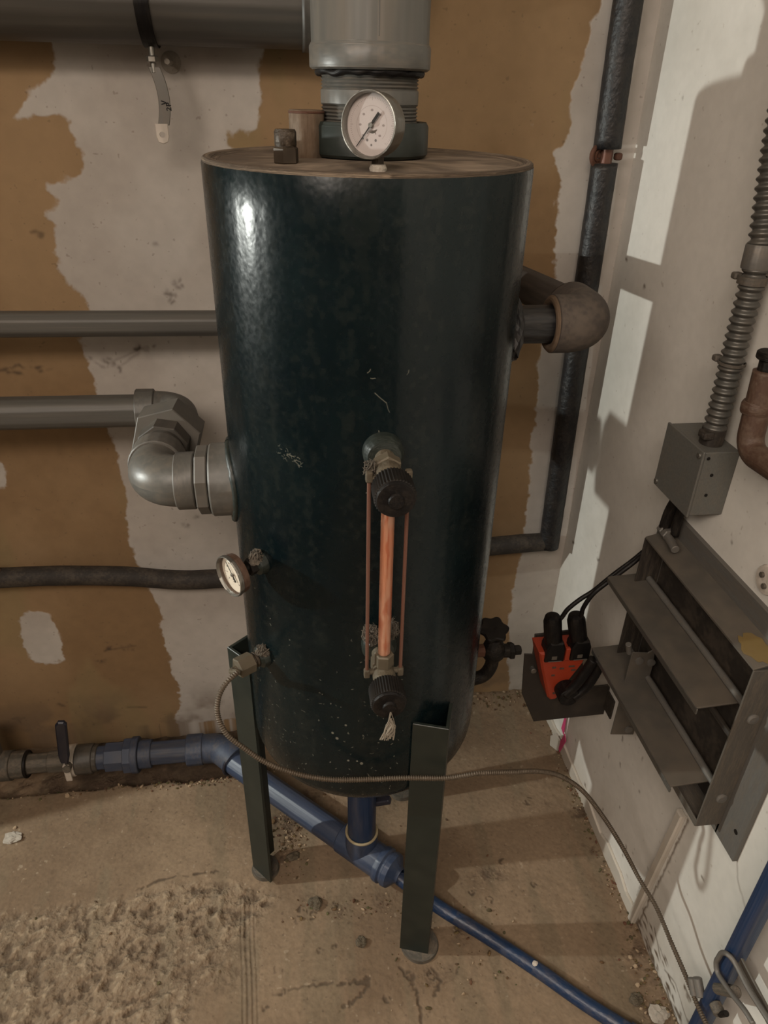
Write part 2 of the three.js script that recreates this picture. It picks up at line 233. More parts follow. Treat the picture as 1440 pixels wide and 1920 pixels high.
// right wall: old white paint, worn towards the floor
const RZ0 = ZB, RW = 1.25;
const wornMask = maskOf(1024, 1392, (g) => {
  const T = (z, y) => [((z - RZ0) / RW) * 1024, (1 - y / PH) * 1392], r = rng(15);
  for (let i = 0; i < 90; i++) { const z = 0.16 + r() * 0.3, y = r() * r() * 0.085, [a, b] = T(z, y); poly(g, [[a - 3 - r() * 9, b], [a, b - 2 - r() * 5], [a + 4 + r() * 10, b + 2]]); }
  for (let i = 0; i < 26; i++) { const z = -0.2 + r() * 0.7, y = 0.02 + r() * 0.35, [a, b] = T(z, y); line(g, [[a, b], [a + (r() - 0.5) * 7, b - r() * 9]], 1 + r() * 2); }
  for (const [z, y, s] of [[0.36, 0.09, 12], [-0.1, 0.05, 7], [-0.05, 0.03, 8], [0.42, 0.27, 6], [0.44, 0.31, 4], [0.3, 0.32, 4], [-0.39, 1.16, 5], [-0.3, 1.13, 4], [-0.3, 1.42, 2], [-0.26, 0.57, 5], [-0.39, 0.53, 7], [0.0, 0.94, 2], [0.12, 0.86, 3]]) { const [a, b] = T(z, y); for (let i = 0; i < 5; i++) line(g, [[a + (r() - 0.5) * s * 2, b + (r() - 0.5) * s], [a + (r() - 0.5) * s * 2, b + (r() - 0.5) * s * 1.5]], 1 + r() * s * 0.25); }
  line(g, [T(0.3, 0.04), T(0.33, 0.06), T(0.4, 0.035)], 2); line(g, [T(0.198, 0), T(0.212, 0.17), T(0.228, 0.372)], 3); line(g, [T(0.34, 0.445), T(0.36, 0.41), T(0.42, 0.37)], 1.2); line(g, [T(0.17, 0.06), T(0.175, 0.12)], 1.5); { const [a, b] = T(0.262, 0.008); g.beginPath(); g.ellipse(a, b, 9, 10, 0, 0, 6.3); g.fill(); const [p, q] = T(0.33, 0.0); g.beginPath(); g.ellipse(p, q, 16, 9, 0, 0, 6.3); g.fill(); } line(g, [T(0.24, 0.075), T(0.28, 0.045)], 2.5);
}, 1);
const rightMap = tex(1024, 1392, (u, v, o) => {
  const X = u * RW, Y = v * PH, n = fbm(X * 4, Y * 4, 4, 31), f = fbm(X * 80, Y * 80, 3, 33); let c = mix3([0.54, 0.515, 0.465], [0.65, 0.625, 0.575], sstep(0.3, 0.7, n));
  c = mix3(c, [0.36, 0.3, 0.235], 0.5 * sstep(0.2, 0.0, Y) * sstep(0.35, 0.65, fbm(X * 14, Y * 9, 4, 35))); const d = wornMask(u + (f - 0.5) * 0.006, v + (n - 0.5) * 0.004); c = mix3(c, [0.11, 0.075, 0.048], clamp(d * (0.5 + f)));
  c = mix3(c, [0.2, 0.15, 0.1], 0.35 * sstep(0.86, 0.92, fbm(X * 120, Y * 120, 2, 37))); const j = 0.95 + 0.1 * f; o[0] = c[0] * j; o[1] = c[1] * j; o[2] = c[2] * j;
});
const rightBump = tex(512, 696, (u, v, o) => { const X = u * RW, Y = v * PH; o[0] = o[1] = o[2] = clamp(0.5 + (fbm(X * 8, Y * 8, 4, 41) - 0.5) * 0.5 + (fbm(X * 60, Y * 60, 2, 43) - 0.5) * 0.15 - wornMask(u, v) * 0.4); }, false);
struct('wall_right', wallUV(slab(XR, XR + 0.1, -0.1, YC, ZB - 0.1, ZF + 0.1), 'z', RZ0, RW), new THREE.MeshStandardMaterial({ map: rightMap, bumpMap: rightBump, bumpScale: 0.002, roughness: 0.75 }));

const plain = (c, r = 0.9) => new THREE.MeshStandardMaterial({ color: new THREE.Color().setRGB(...c), roughness: r, map: grainColor([1, 1, 1], [0.8, 0.78, 0.74], 0.5, 6, 50), });
const PLAIN = { wall: plain([0.11, 0.085, 0.065]), ceil: plain([0.4, 0.36, 0.31]), floor: plain([0.22, 0.16, 0.1]), passage: plain([0.3, 0.28, 0.25]) };  // wall: unseen walls kept dark so the tank mirrors little light
const DZ0 = -0.107, DZ1 = 0.95, DH = 2.03;                   // unseen doorway, its jamb placed to keep lamp light off the back wall
function ADDED_WINDOW_MESH() {  // added glowing pane and frame for the fill light
  const [x, y, z] = ADDED_WINDOW.pos, w = struct('added_window_1', new THREE.BoxGeometry(0.012, ADDED_WINDOW.h, ADDED_WINDOW.w).translate(XL + 0.006, y, z), new THREE.MeshStandardMaterial({ color: 0x000000, emissive: ADDED_WINDOW.color, emissiveIntensity: ADDED_WINDOW.power * 0.25, roughness: 0.6 }));
  const f = new THREE.Mesh(mergeGeometries([-1, 1].flatMap((s) => [new THREE.BoxGeometry(0.02, 0.05, ADDED_WINDOW.w + 0.1).translate(XL + 0.01, y + s * (ADDED_WINDOW.h / 2 + 0.025), z), new THREE.BoxGeometry(0.02, ADDED_WINDOW.h, 0.05).translate(XL + 0.01, y, z + s * (ADDED_WINDOW.w / 2 + 0.025))])), M.wood); f.name = 'added_window_frame'; w.add(f);
}
struct('unseen_wall_left', mergeGeometries([slab(XL - 0.1, XL, -0.1, YC, ZB - 0.1, DZ0), slab(XL - 0.1, XL, -0.1, YC, DZ1, ZF + 0.1), slab(XL - 0.1, XL, DH, YC, DZ0, DZ1)]), PLAIN.wall);  // out of view, shades the back wall from the lamp
ADDED_WINDOW_MESH();
struct('wall_front', slab(XL - 0.1, XR + 0.1, -0.1, YC, ZF, ZF + 0.1), PLAIN.wall);
struct('ceiling', slab(-3.1, XR + 0.1, YC, YC + 0.1, -1.6, ZF + 0.1), PLAIN.ceil);
struct('unseen_wall_passage', mergeGeometries([slab(-3.1, -3, -0.1, YC, -1.6, ZF + 0.1), slab(-3, XL - 0.1, -0.1, YC, -1.6, -1.5), slab(-3, XL - 0.1, -0.1, YC, ZF, ZF + 0.1), slab(XL - 0.2, XL - 0.1, -0.1, YC, -1.5, ZB - 0.1)]), PLAIN.passage);  // unseen passage walls closing in the lamp

// floor: worn concrete slab with a scabbled area, a hollow along the back pipe and a mortar fillet at the back wall
const roughArea = (x, z) => sstep(0.62, 0.5, fbm(x * 5 + 3, z * 5, 3, 61) * 0.5 + sstep(-0.5, 0.05, x + z * 0.35) * 0.55 + sstep(0.06, -0.1, z + x * 0.06) * 0.6);
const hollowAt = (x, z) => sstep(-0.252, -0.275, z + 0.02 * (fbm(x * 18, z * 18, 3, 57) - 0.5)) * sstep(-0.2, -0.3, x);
function floorY(x, z) {
  let y = (fbm(x * 4, z * 4, 3, 51) - 0.5) * 0.008 + (fbm(x * 30, z * 30, 3, 53) - 0.5) * 0.0025;
  const ra = roughArea(x, z); y += ra * ((fbm(x * 48 - z * 20, z * 48 + x * 20, 3, 55) - 0.5) * 0.017 + (fbm(x * 115 - z * 50, z * 115 + x * 50, 2, 56) - 0.5) * 0.007 - 0.003);
  y -= hollowAt(x, z) * (0.042 + 0.014 * (fbm(x * 40, z * 40, 3, 58) - 0.5));
  y += sstep(-0.385, -0.43, z) * 0.028 * sstep(-0.2, 0.05, x) * (0.6 + 0.8 * fbm(x * 25, z * 25, 3, 59));
  y += sstep(0.497, 0.525, x) * 0.008 * fbm(x * 30, z * 20, 2, 60);
  return y;
}
const grid = (a, b, far0, far1, step) => { const r = []; for (let v = far0; v < a; v += 0.15) r.push(v); for (let v = a; v < b; v += step) r.push(v); for (let v = b; v <= far1 + 1e-6; v += Math.max(0.05, (far1 - b) / 12)) r.push(v); r[r.length - 1] = far1; return r; };
const gx = grid(-0.95, 0.54, -3.0, 0.6, 0.0042), gz = grid(-0.47, 0.56, -1.5, ZF, 0.0042);
{
  const pos = [], uv = [], idx = [], nx = gx.length, nz = gz.length;
  for (const z of gz) for (const x of gx) { pos.push(x, x > -0.95 && z > -0.47 && z < 0.56 ? floorY(x, z) : 0, z); uv.push((x + 0.95) / 1.5, 1 - (z + 0.47) / 1.03); }
  for (let j = 0; j < nz - 1; j++) for (let i = 0; i < nx - 1; i++) { const a = j * nx + i, b = a + nx; idx.push(a, b, a + 1, b, b + 1, a + 1); }
  const g = new THREE.BufferGeometry(); g.setAttribute('position', new THREE.Float32BufferAttribute(pos, 3)); g.setAttribute('uv', new THREE.Float32BufferAttribute(uv, 2)); g.setIndex(idx); g.computeVertexNormals();
  const FX = (x, z, W, H) => [((x + 0.95) / 1.5) * W, ((z + 0.47) / 1.03) * H];
  const cracks = maskOf(1536, 1055, (c) => {
    const T = (p) => FX(p[0], p[1], 1536, 1055), r = rng(91);
    const jag = (pts, w) => { for (let i = 0; i < pts.length - 1; i++) { const [a, b] = [T(pts[i]), T(pts[i + 1])]; let p = a; for (let k = 1; k <= 8; k++) { const q = [a[0] + ((b[0] - a[0]) * k) / 8 + (r() - 0.5) * 7, a[1] + ((b[1] - a[1]) * k) / 8 + (r() - 0.5) * 7]; if (r() > 0.25) line(c, [p, q], w * (0.4 + r())); p = q; } } };
    jag([[-0.121,0.232],[-0.063,0.234],[-0.013,0.235],[-0.015,0.249],[-0.046,0.268],[-0.071,0.278]], 5); jag([[0.049,0.216],[0.057,0.234],[0.069,0.254],[0.075,0.273],[0.076,0.299],[0.073,0.316]], 4.5); jag([[0.109,0.226],[0.119,0.251],[0.104,0.276]], 4.5); for (const [px, pz, k] of [[0.062, 0.235, 9], [0.108, 0.238, 8], [-0.02, 0.236, 7], [-0.13, 0.09, 10], [-0.108, 0.098, 7], [-0.06, 0.08, 6], [-0.07, 0.165, 5], [-0.1, 0.17, 4], [0.3, 0.03, 6], [0.4, -0.11, 9], [0.35, 0.09, 5], [0.25, 0.11, 6], [0.22, 0.09, 5], [-0.17, 0.235, 5], [0.02, 0.27, 6], [-0.2, 0.26, 5]]) for (let i = 0; i < 7; i++) { const [a, b] = T([px, pz]), e = r() * 6.3, q = k * (0.4 + r()); line(c, [[a + Math.cos(e) * q, b + Math.sin(e) * q], [a + Math.cos(e + 0.7) * q * 1.2, b + Math.sin(e + 0.7) * q * 1.2]], 1 + r() * k * 0.55); } jag([[0.159,0.232],[0.122,0.262]], 2);
    jag([[-0.466,0.008],[-0.421,-0.01],[-0.329,-0.017],[-0.302,-0.017]], 4); jag([[-0.2, 0.236], [-0.12, 0.232]], 2); jag([[-0.36, 0.05], [-0.33, 0.02]], 1.6);
    for (let i = 0; i < 60; i++) { const x = -0.6 + r() * 1.1, z = -0.15 + r() * 0.55, a = T([x, z]), t = r() * 6.3, l = 1 + r() * 5; line(c, [a, [a[0] + Math.cos(t) * l, a[1] + Math.sin(t) * l]], 0.7 + r() * 1.2); }
  }, 1);
  const drips = maskOf(1536, 1055, (c) => { const T = (p) => FX(p[0], p[1], 1536, 1055); for (const [x, w] of [[-0.252, 2.4], [-0.243, 4], [-0.234, 3], [-0.226, 1.6]]) line(c, [[x, 0.045], [x + 0.002, 0.12], [x + 0.009, 0.2], [x + 0.014, 0.3]].map(T), w); line(c, [[-0.24, 0.03], [-0.24, 0.06]].map(T), 9); }, 1);
  const soil = maskOf(768, 528, (c) => {
    const T = (p) => FX(p[0], p[1], 768, 528), r = rng(93);
    for (const [x, z, w, h] of [[-0.36,-0.275,0.1,0.03],[-0.46,-0.28,0.08,0.028],[-0.6,-0.3,0.2,0.03],[-0.76,-0.31,0.12,0.035],[-0.15,-0.11,0.045,0.06],[-0.16,-0.04,0.03,0.03],[-0.08,-0.18,0.06,0.03],[0.1,-0.15,0.05,0.03],[0.19,0.155,0.05,0.025],[-0.1,0.072,0.04,0.02],[-0.04,0.095,0.03,0.025],[0.035,0.089,0.04,0.02],[0.515,-0.02,0.02,0.1],[0.513,0.25,0.022,0.12],[0.5,0.38,0.04,0.06],[0.27,0.06,0.05,0.03],[0.12,0.24,0.05,0.02],[0.44,-0.1,0.02,0.014],[0.3,-0.41,0.2,0.02]]) for (let i = 0; i < 9; i++) { const [a, b] = T([x + (r() - 0.5) * w * 1.3, z + (r() - 0.5) * h * 1.3]); c.beginPath(); c.ellipse(a, b, w * 130 * (0.4 + r() * 0.6), h * 130 * (0.4 + r() * 0.6), r() * 3, 0, 6.3); c.fill(); }
  }, 6);
  const col = tex(2048, 1406, (u, v, o) => {
    const x = u * 1.5 - 0.95, z = (1 - v) * 1.03 - 0.47, n = fbm(x * 6, z * 6, 4, 63), f = fbm(x * 70, z * 70, 3, 65), g2 = fbm(x * 180, z * 180, 2, 67), st = fbm(x * 26, z * 5, 3, 69), ra = roughArea(x, z);
    let c = mix3([0.146, 0.098, 0.059], [0.208, 0.147, 0.093], sstep(0.28, 0.7, n)); c = mix3(c, [0.142, 0.11, 0.069], 0.5 * sstep(0.5, 0.7, st)); c = mix3(c, [0.215, 0.168, 0.116], ra * 0.4 * f); const pit = fbm(x * 48 - z * 20, z * 48 + x * 20, 3, 55), chip = fbm(x * 115 - z * 50, z * 115 + x * 50, 2, 56); c = mix3(c, [0.09, 0.06, 0.036], ra * 0.9 * sstep(0.47, 0.33, pit * 0.6 + chip * 0.4)); c = mix3(c, [0.29, 0.22, 0.145], ra * 0.7 * sstep(0.56, 0.72, pit * 0.45 + chip * 0.55));
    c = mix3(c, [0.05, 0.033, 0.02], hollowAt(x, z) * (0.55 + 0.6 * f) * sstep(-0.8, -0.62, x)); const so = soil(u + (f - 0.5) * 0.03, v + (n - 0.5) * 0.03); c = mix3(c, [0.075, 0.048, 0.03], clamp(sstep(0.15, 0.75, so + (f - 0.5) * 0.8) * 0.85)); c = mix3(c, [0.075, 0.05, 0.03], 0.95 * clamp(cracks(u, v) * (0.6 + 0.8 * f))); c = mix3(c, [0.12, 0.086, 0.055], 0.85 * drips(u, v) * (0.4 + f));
    c = mix3(c, [0.09, 0.06, 0.038], 0.5 * sstep(0.8, 0.88, fbm(x * 130, z * 130, 2, 71))); c = mix3(c, [0.4, 0.33, 0.24], 0.3 * sstep(0.84, 0.9, fbm(x * 110, z * 110, 2, 73))); const j = 0.86 + 0.28 * g2; o[0] = c[0] * j; o[1] = c[1] * j; o[2] = c[2] * j;
  });
  const bmp = tex(2048, 1406, (u, v, o) => { const x = u * 1.5 - 0.95, z = (1 - v) * 1.03 - 0.47, ra = roughArea(x, z); o[0] = o[1] = o[2] = clamp(0.5 + (fbm(x * 60, z * 60, 3, 65) - 0.5) * 0.3 + (fbm(x * 150 - z * 60, z * 150 + x * 60, 3, 67) - 0.5) * (0.14 + 0.5 * ra) - cracks(u, v) * 0.3 - drips(u, v) * 0.3 + soil(u, v) * (fbm(x * 200, z * 200, 2, 75) - 0.5) * 0.9); }, false);
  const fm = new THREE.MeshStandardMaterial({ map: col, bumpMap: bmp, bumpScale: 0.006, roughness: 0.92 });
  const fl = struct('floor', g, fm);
  const base = new THREE.Mesh(slab(-3.1, XR + 0.1, -0.16, -0.06, -1.6, ZF + 0.1), PLAIN.floor); base.name = 'slab'; base.receiveShadow = true; fl.add(base);
}

// unseen lamp in the passage and unseen ceiling light, both out of view
{
  const glow = (c, k) => new THREE.MeshStandardMaterial({ color: 0x000000, emissive: c, emissiveIntensity: k });
  const t = thing('unseen_lamp', 'unseen bare bulb lamp on a thin black stand beyond the doorway', 'lamp', [KEY.pos[0], 0, KEY.pos[2]]);
  const [x, y, z] = KEY.pos;
  part('bulb', new THREE.SphereGeometry(0.022, 24, 16).translate(x, y, z), glow(KEY.color, KEY.power / (Math.PI * 0.022 ** 2) * 0.15), t);
  part('socket', rod([x, y - 0.075, z], [x, y - 0.026, z], 0.016), M.black, t); part('pole', rod([x, 0.01, z], [x, y - 0.07, z], 0.008), M.black, t); part('base', rod([x, 0, z], [x, 0.012, z], 0.09), M.black, t);
  const c = thing('unseen_ceiling_light', 'unseen flush ceiling light with a white diffuser, out of view', 'light', [FILL.pos[0], YC, FILL.pos[2]]);
  part('frame', box([FILL.pos[0], YC - 0.02, FILL.pos[2]], [FILL.w + 0.06, 0.04, FILL.h + 0.06], 0.004), M.galvanised, c);
  part('diffuser', box([FILL.pos[0], YC - 0.043, FILL.pos[2]], [FILL.w, 0.008, FILL.h], 0.002), glow(FILL.color, FILL.power * 0.3), c);
}

// ------------------------------------------------------------------ the tank
const H = 1.353, R = 0.192, TX = 0.005, TZ = -0.038;   // TX, TZ: the pipe on top stands a little behind the axis
{
  const t = thing('pressure_tank', 'tall dark green steel tank standing on three angle iron legs', 'tank');
  const prof = []; const D = 0.1, Y0 = 0.48;
  for (let i = 0; i <= 16; i++) { const k = (i / 16) * Math.PI / 2; prof.push([R * Math.sin(k), Y0 - D * Math.cos(k)]); }
  for (let i = 1; i <= 20; i++) prof.push([R, Y0 + (H - 0.006 - Y0) * i / 20]);
  prof.push([R - 0.0006, H - 0.004], [R - 0.004, H - 0.005], [R - 0.0095, H - 0.014]);
  const g = crease(new THREE.LatheGeometry(prof.map(([r, y]) => new THREE.Vector2(Math.max(r, 1e-5), y)), 128, -Math.PI), 0.7);
  { const p = g.attributes.position, uv = g.attributes.uv; for (let i = 0; i < p.count; i++) uv.setY(i, p.getY(i) / H); }
  const marks = maskOf(2048, 2048, (c) => {
    const T = (az, y) => [((((az % 360) + 540) % 360) / 360) * 2048, (1 - y / H) * 2048], r = rng(201);
    const stroke = (az, y, da, dy, w) => { const a = T(az, y), b = T(az + da, y + dy); line(c, [a, [(a[0] + b[0]) / 2 + (r() - 0.5) * 4, (a[1] + b[1]) / 2 + (r() - 0.5) * 4], b], w); };
    for (let i = 0; i < 26; i++) { const a = -39 + r() * 9; stroke(a, 1.05 - (a + 39) * 0.0011 + (r() - 0.5) * 0.012, (r() - 0.35) * 3.4, (r() - 0.5) * 0.009, 0.6 + 0.5 * r()); }
    stroke(-3.5, 1.135, 4, -0.012, 1.3); stroke(0.5, 1.122, 1, -0.01, 1); stroke(-6, 1.158, 1, 0.004, 1.2); stroke(-5, 1.152, 1.6, 0, 1.2); stroke(7, 1.155, 0.6, 0.005, 1); stroke(-2, 1.09, 0.6, -0.008, 1.6); stroke(-5.5, 1.038, 2, 0.006, 1.6); stroke(-6, 1.01, 1, 0, 2);
    for (let i = 0; i < 150; i++) stroke(-70 + r() * 82, 0.44 + r() * r() * 0.5, (r() - 0.5) * 1.5, (r() - 0.5) * 0.006, 0.7 + r() * 1.3);
    for (let i = 0; i < 22; i++) stroke(-60 + r() * 70, 0.47 + r() * 0.2, (r() - 0.5) * 4, (r() - 0.5) * 0.006, 0.8);
    for (const [a, y] of [[-14, 0.62], [-13, 0.545], [-9, 0.545], [-7, 0.54], [-20, 0.6], [-18, 0.59]]) { const [x, q] = T(a, y); c.beginPath(); c.arc(x, q, 2.2 + r() * 2, 0, 6.3); c.fill(); }
  });
  const paint = tex(2048, 2048, (u, v, o) => {
    const n = fbm(u * 14, v * 12, 4, 81), f = fbm(u * 160, v * 160, 2, 83), st = fbm(u * 60, v * 5, 3, 85); let c = mix3([0.0022, 0.0056, 0.0068], [0.0036, 0.0082, 0.0094], sstep(0.3, 0.7, n));
    c = mix3(c, [0.022, 0.025, 0.021], 0.22 * sstep(0.5, 0.75, st * 0.5 + f * 0.5)); c = mix3(c, [0.2, 0.19, 0.15], 0.7 * marks(u, v)); o[0] = c[0]; o[1] = c[1]; o[2] = c[2];
  });
  const pr = tex(1024, 1024, (u, v, o) => { const n = fbm(u * 30, v * 30, 4, 87), s = fbm(u * 300, v * 300, 2, 89); o[0] = 0; o[1] = clamp(0.255 + 0.03 * (n - 0.5) + 0.12 * (s - 0.5)); o[2] = 0; }, false);
  const pb = tex(2048, 2048, (u, v, o) => { o[0] = o[1] = o[2] = fbm(u * 255, v * 250, 2, 90); }, false);
  const shellMat = new THREE.MeshPhysicalMaterial({ map: paint, roughness: 1, roughnessMap: pr, bumpMap: pb, bumpScale: 0.00013, specularIntensity: 0.5 });
  part('shell', g, shellMat, t);
  const dustTop = new THREE.MeshStandardMaterial({ map: grainColor([0.1, 0.07, 0.046], [0.24, 0.18, 0.125], 1.0, 7, 95), bumpMap: dustBump, bumpScale: 0.003, roughness: 1 });
  part('top_plate', lathe([[0, -0.008], [R - 0.004, -0.0075], [R - 0.0009, -0.0045], [R - 0.0012, -0.0012], [R - 0.003, 0.0003], [R - 0.009, 0.0004], [R - 0.0125, -0.0022], [R - 0.02, -0.003], [0, -0.002]].map(([r, y]) => [r, y + 0.01]), [0, H - 0.01, 0], [0, 3, 0], 112, 0.9), dustTop, t, 'dusty brown top plate');
  // weld fittings
  const soc = [[0.06, 0], [0.068, 0.0], [0.0706, 0.003], [0.0706, 0.032], [0.068, 0.0365], [0.06, 0.0365], [0.0575, 0.033], [0.0575, 0.01]];
  part('top_socket', lathe(soc, [TX, H - 0.001, TZ], [TX, 2, TZ], 64), M.tankGreen, t);
  part('side_socket', [lathe([[0.04, 0], [0.056, 0.0], [0.0535, 0.012], [0.0525, 0.014], [0.0525, 0.044], [0.0505, 0.0465], [0.044, 0.0465], [0.044, 0.03]], [-0.175, 0.936, 0.0], [-1, 0.936, 0.0], 56)], M.pvc, t, 'brown grey weld socket');
  part('weld_bead', sweep(Array.from({ length: 25 }, (_, i) => { const a = (i / 24) * Math.PI * 2, y = 0.057 * Math.cos(a), z = 0.057 * Math.sin(a); return [-Math.sqrt(R * R - z * z) - 0.001, 0.936 + y, z]; }), (s) => 0.0042 + 0.0012 * vnoise(s * 260, 1), { n: 120, seg: 10, caps: false }), M.tankGreen, t);
  for (const y of [1.065, 0.778]) part('sight_boss', lathe([[0, 0], [0.0235, 0], [0.0235, 0.016], [0.019, 0.024], [0.012, 0.026], [0, 0.026]], polar(-0.5, R - 0.006, y), polar(-0.5, 1, y), 36), M.tankGreen, t);
  part('gauge_boss', lathe([[0, 0], [0.018, 0], [0.016, 0.014], [0.011, 0.018], [0, 0.018]], polar(-53, R - 0.005, 0.869), polar(-53, 1, 0.869), 28), M.tankGreen, t);
  part('sensor_boss', lathe([[0, 0], [0.018, 0], [0.0165, 0.013], [0.012, 0.017], [0, 0.017]], polar(-57, R - 0.005, 0.693), polar(-57, 1, 0.693), 28), M.tankGreen, t);
  part('outlet_collar', blob([0.19, 1.15, 0.004], [0.017, 0.05, 0.046], 4, 4, 0.4), M.foam, t, 'torn black collar');
  // legs: angle irons with their corner outwards
  for (const az of [27, -93, 147]) {
    const a = (az * Math.PI) / 180, o = [Math.sin(a), Math.cos(a)], p = [Math.cos(a), -Math.sin(a)], ap = 0.2295, L = 0.054, th = 0.0055, q = Math.SQRT1_2;
    const at = (r, s) => [o[0] * r + p[0] * s, -(o[1] * r + p[1] * s)];
    const pts = [at(ap, 0), at(ap - L * q, L * q), at(ap - L * q - th * q, L * q - th * q), at(ap - th * 2 * q, 0), at(ap - L * q - th * q, -L * q + th * q), at(ap - L * q, -L * q)];
    const leg = part('leg', plate(pts, 0.605, [0, 0.008, 0], [1, 0, 0], [0, 0, -1], 0.0008), M.tankGreen, t);
    const c = polar(az, 0.204, 0), fr = az === 27 ? 0.036 : 0.028; part('foot_plate', lathe([[0, -0.012], [fr, -0.012], [fr + 0.001, 0.002], [fr - 0.001, 0.008], [0.018, 0.0085], [0, 0.0085]], [c[0], 0, c[2]], [c[0], 1, c[2]], 28), M.greyFit, leg);
  }
}

// ------------------------------------------------------------------ on top of the tank
{
  const t = thing('vertical_pipe', 'thick grey plastic pipe rising from the tank top on a threaded nipple', 'pipe', [TX, H + 0.03, TZ]);
  const np = [[0.05, 0]], r = 0.0573;
  const thread = (y0, y1) => { for (let v = y0; v < y1; v += 0.0036) np.push([r - 0.0002, v], [r - 0.0024, v + 0.0018]); };
  np.push([r - 0.002, 0]); thread(0.001, 0.023); np.push([r, 0.0235], [r, 0.036]); thread(0.037, 0.056); np.push([r - 0.002, 0.064], [0.05, 0.064]);
  part('threaded_nipple', lathe(np, [TX, H + 0.03, TZ], [TX, 3, TZ], 64, 0.3), M.pvcGloss, t);
  part('coupling', lathe([[0.05, 0.001], [0.058, 0.001], [0.066, 0], [0.069, 0.002], [0.0695, 0.004], [0.0695, 0.0225], [0.068, 0.025], [0.067, 0.0265], [0.067, 0.42], [0.064, 0.42]], [TX, H + 0.0865, TZ], [TX, 3, TZ], 72), M.pvcGloss, t);
  const rr = rng(8); part('sealant', sweep(Array.from({ length: 40 }, (_, i) => { const a = (i / 40) * Math.PI * 2; return [TX + 0.0593 * Math.cos(a), H + 0.086 - 0.003 * rr(), TZ + 0.0593 * Math.sin(a)]; }), (s) => 0.0028 + 0.0024 * vnoise(s * 90, 3), { n: 160, seg: 8, closed: true, caps: false }), M.black, t, 'black sealant under the coupling');
  part('seam', box([TX + 0.002, 1.66, TZ + 0.0668], [0.0012, 0.38, 0.0012], 0.0004), M.pvcGloss, t);
}
{
  const t = thing('brass_plug', 'small old brass hex plug on the dusty tank top', 'plug', [-0.096, H, 0.062]); const b = [-0.096, H - 0.003, 0.062];
  part('base_nut', hexnut(b, [b[0], b[1] + 0.0165, b[2]], 0.0138, 6, 0.3), M.brassDark, t); part('cap', lathe([[0, 0], [0.011, 0], [0.0118, 0.0015], [0.0118, 0.014], [0.0105, 0.0165], [0, 0.0165]], [b[0], b[1] + 0.0165, b[2]], [b[0], 3, b[2]], 28), M.brassDark, t);
  const s = thing('pipe_stub', 'short open rusty brown pipe stub behind the brass plug', 'pipe stub', [-0.07, H, -0.02]);
  part('tube', lathe([[0.0165, 0.002], [0.0195, 0], [0.0205, 0.002], [0.0205, 0.049], [0.0195, 0.0505], [0.0165, 0.05], [0.0165, 0.01]], [-0.07, H - 0.004, -0.02], [-0.07, 3, -0.02], 36), M.rustPipe, s);
  part('lip', ring([-0.07, H + 0.044, -0.02], [0, 1, 0], 0.0195, 0.0016, 36), M.rust, s);
}
const needleGeo = (len, tail, w) => { const sh = new THREE.Shape(); sh.moveTo(-w, -tail); sh.lineTo(w, -tail); sh.lineTo(w, -tail * 0.35); sh.lineTo(w * 0.45, 0); sh.lineTo(0.0003, len); sh.lineTo(-0.0003, len); sh.lineTo(-w * 0.45, 0); sh.lineTo(-w, -tail * 0.35); sh.closePath(); return new THREE.ExtrudeGeometry(sh, { depth: 0.0006, bevelEnabled: false }); };
function dialTexture(draw) {
  const c = document.createElement('canvas'); c.width = c.height = 256; const g = c.getContext('2d'); draw(g); const d = g.getImageData(0, 0, 256, 256).data, a = new Uint8Array(256 * 256 * 4);
  for (let y = 0; y < 256; y++) for (let x = 0; x < 256; x++) for (let k = 0; k < 4; k++) a[(y * 256 + x) * 4 + k] = d[((255 - y) * 256 + x) * 4 + k];
  const t = new THREE.DataTexture(a, 256, 256); t.colorSpace = THREE.SRGBColorSpace; t.magFilter = t.minFilter = THREE.LinearFilter; t.needsUpdate = true; return t;
}
// a dial gauge: its centre, the way it faces, its radius and depth
function gauge(t, c, n, r, depth, face, needleAngle, len, caseMat, rimMat) {
  c = V(c); n = V(n).normalize(); const back = c.clone().addScaledVector(n, -depth), q = new THREE.Quaternion(), x = new THREE.Vector3().crossVectors(UP, n).normalize(), y = new THREE.Vector3().crossVectors(n, x);
  q.setFromRotationMatrix(new THREE.Matrix4().makeBasis(x, y, n)); const put = (g, d) => g.applyQuaternion(q).translate(c.x + n.x * d, c.y + n.y * d, c.z + n.z * d);
  part('case', lathe([[0, 0], [r * 0.8, 0], [r * 0.93, 0.002], [r * 0.95, 0.005], [r * 0.95, depth - 0.004], [r * 0.9, depth - 0.003], [r * 0.9, depth - 0.008], [0, depth - 0.0081]], back, c, 56), caseMat, t);
  part('rim', lathe([[r * 0.9, 0], [r * 0.985, 0], [r, 0.0012], [r, 0.0042], [r * 0.985, 0.0058], [r * 0.95, 0.006], [r * 0.915, 0.0045], [r * 0.9, 0.001]], c.clone().addScaledVector(n, -0.005), c, 64), rimMat, t);
  part('dial', put(new THREE.CircleGeometry(r * 0.9, 56), -0.0074), new THREE.MeshStandardMaterial({ map: face, roughness: 0.7 }), t);
  part('needle', put(needleGeo(len, len * 0.55, 0.0013).rotateZ(needleAngle), -0.0055), M.black, t);
  part('hub', put(new THREE.CylinderGeometry(0.0022, 0.0026, 0.002, 20).rotateX(Math.PI / 2), -0.0048), M.steel, t);
  part('glass', put(new THREE.CylinderGeometry(r * 0.92, r * 0.92, 0.0012, 56).rotateX(Math.PI / 2), -0.0012), new THREE.MeshPhysicalMaterial({ transmission: 1, thickness: 0, roughness: 0.08, color: 0xffffff, ior: 1.45 }), t);
}
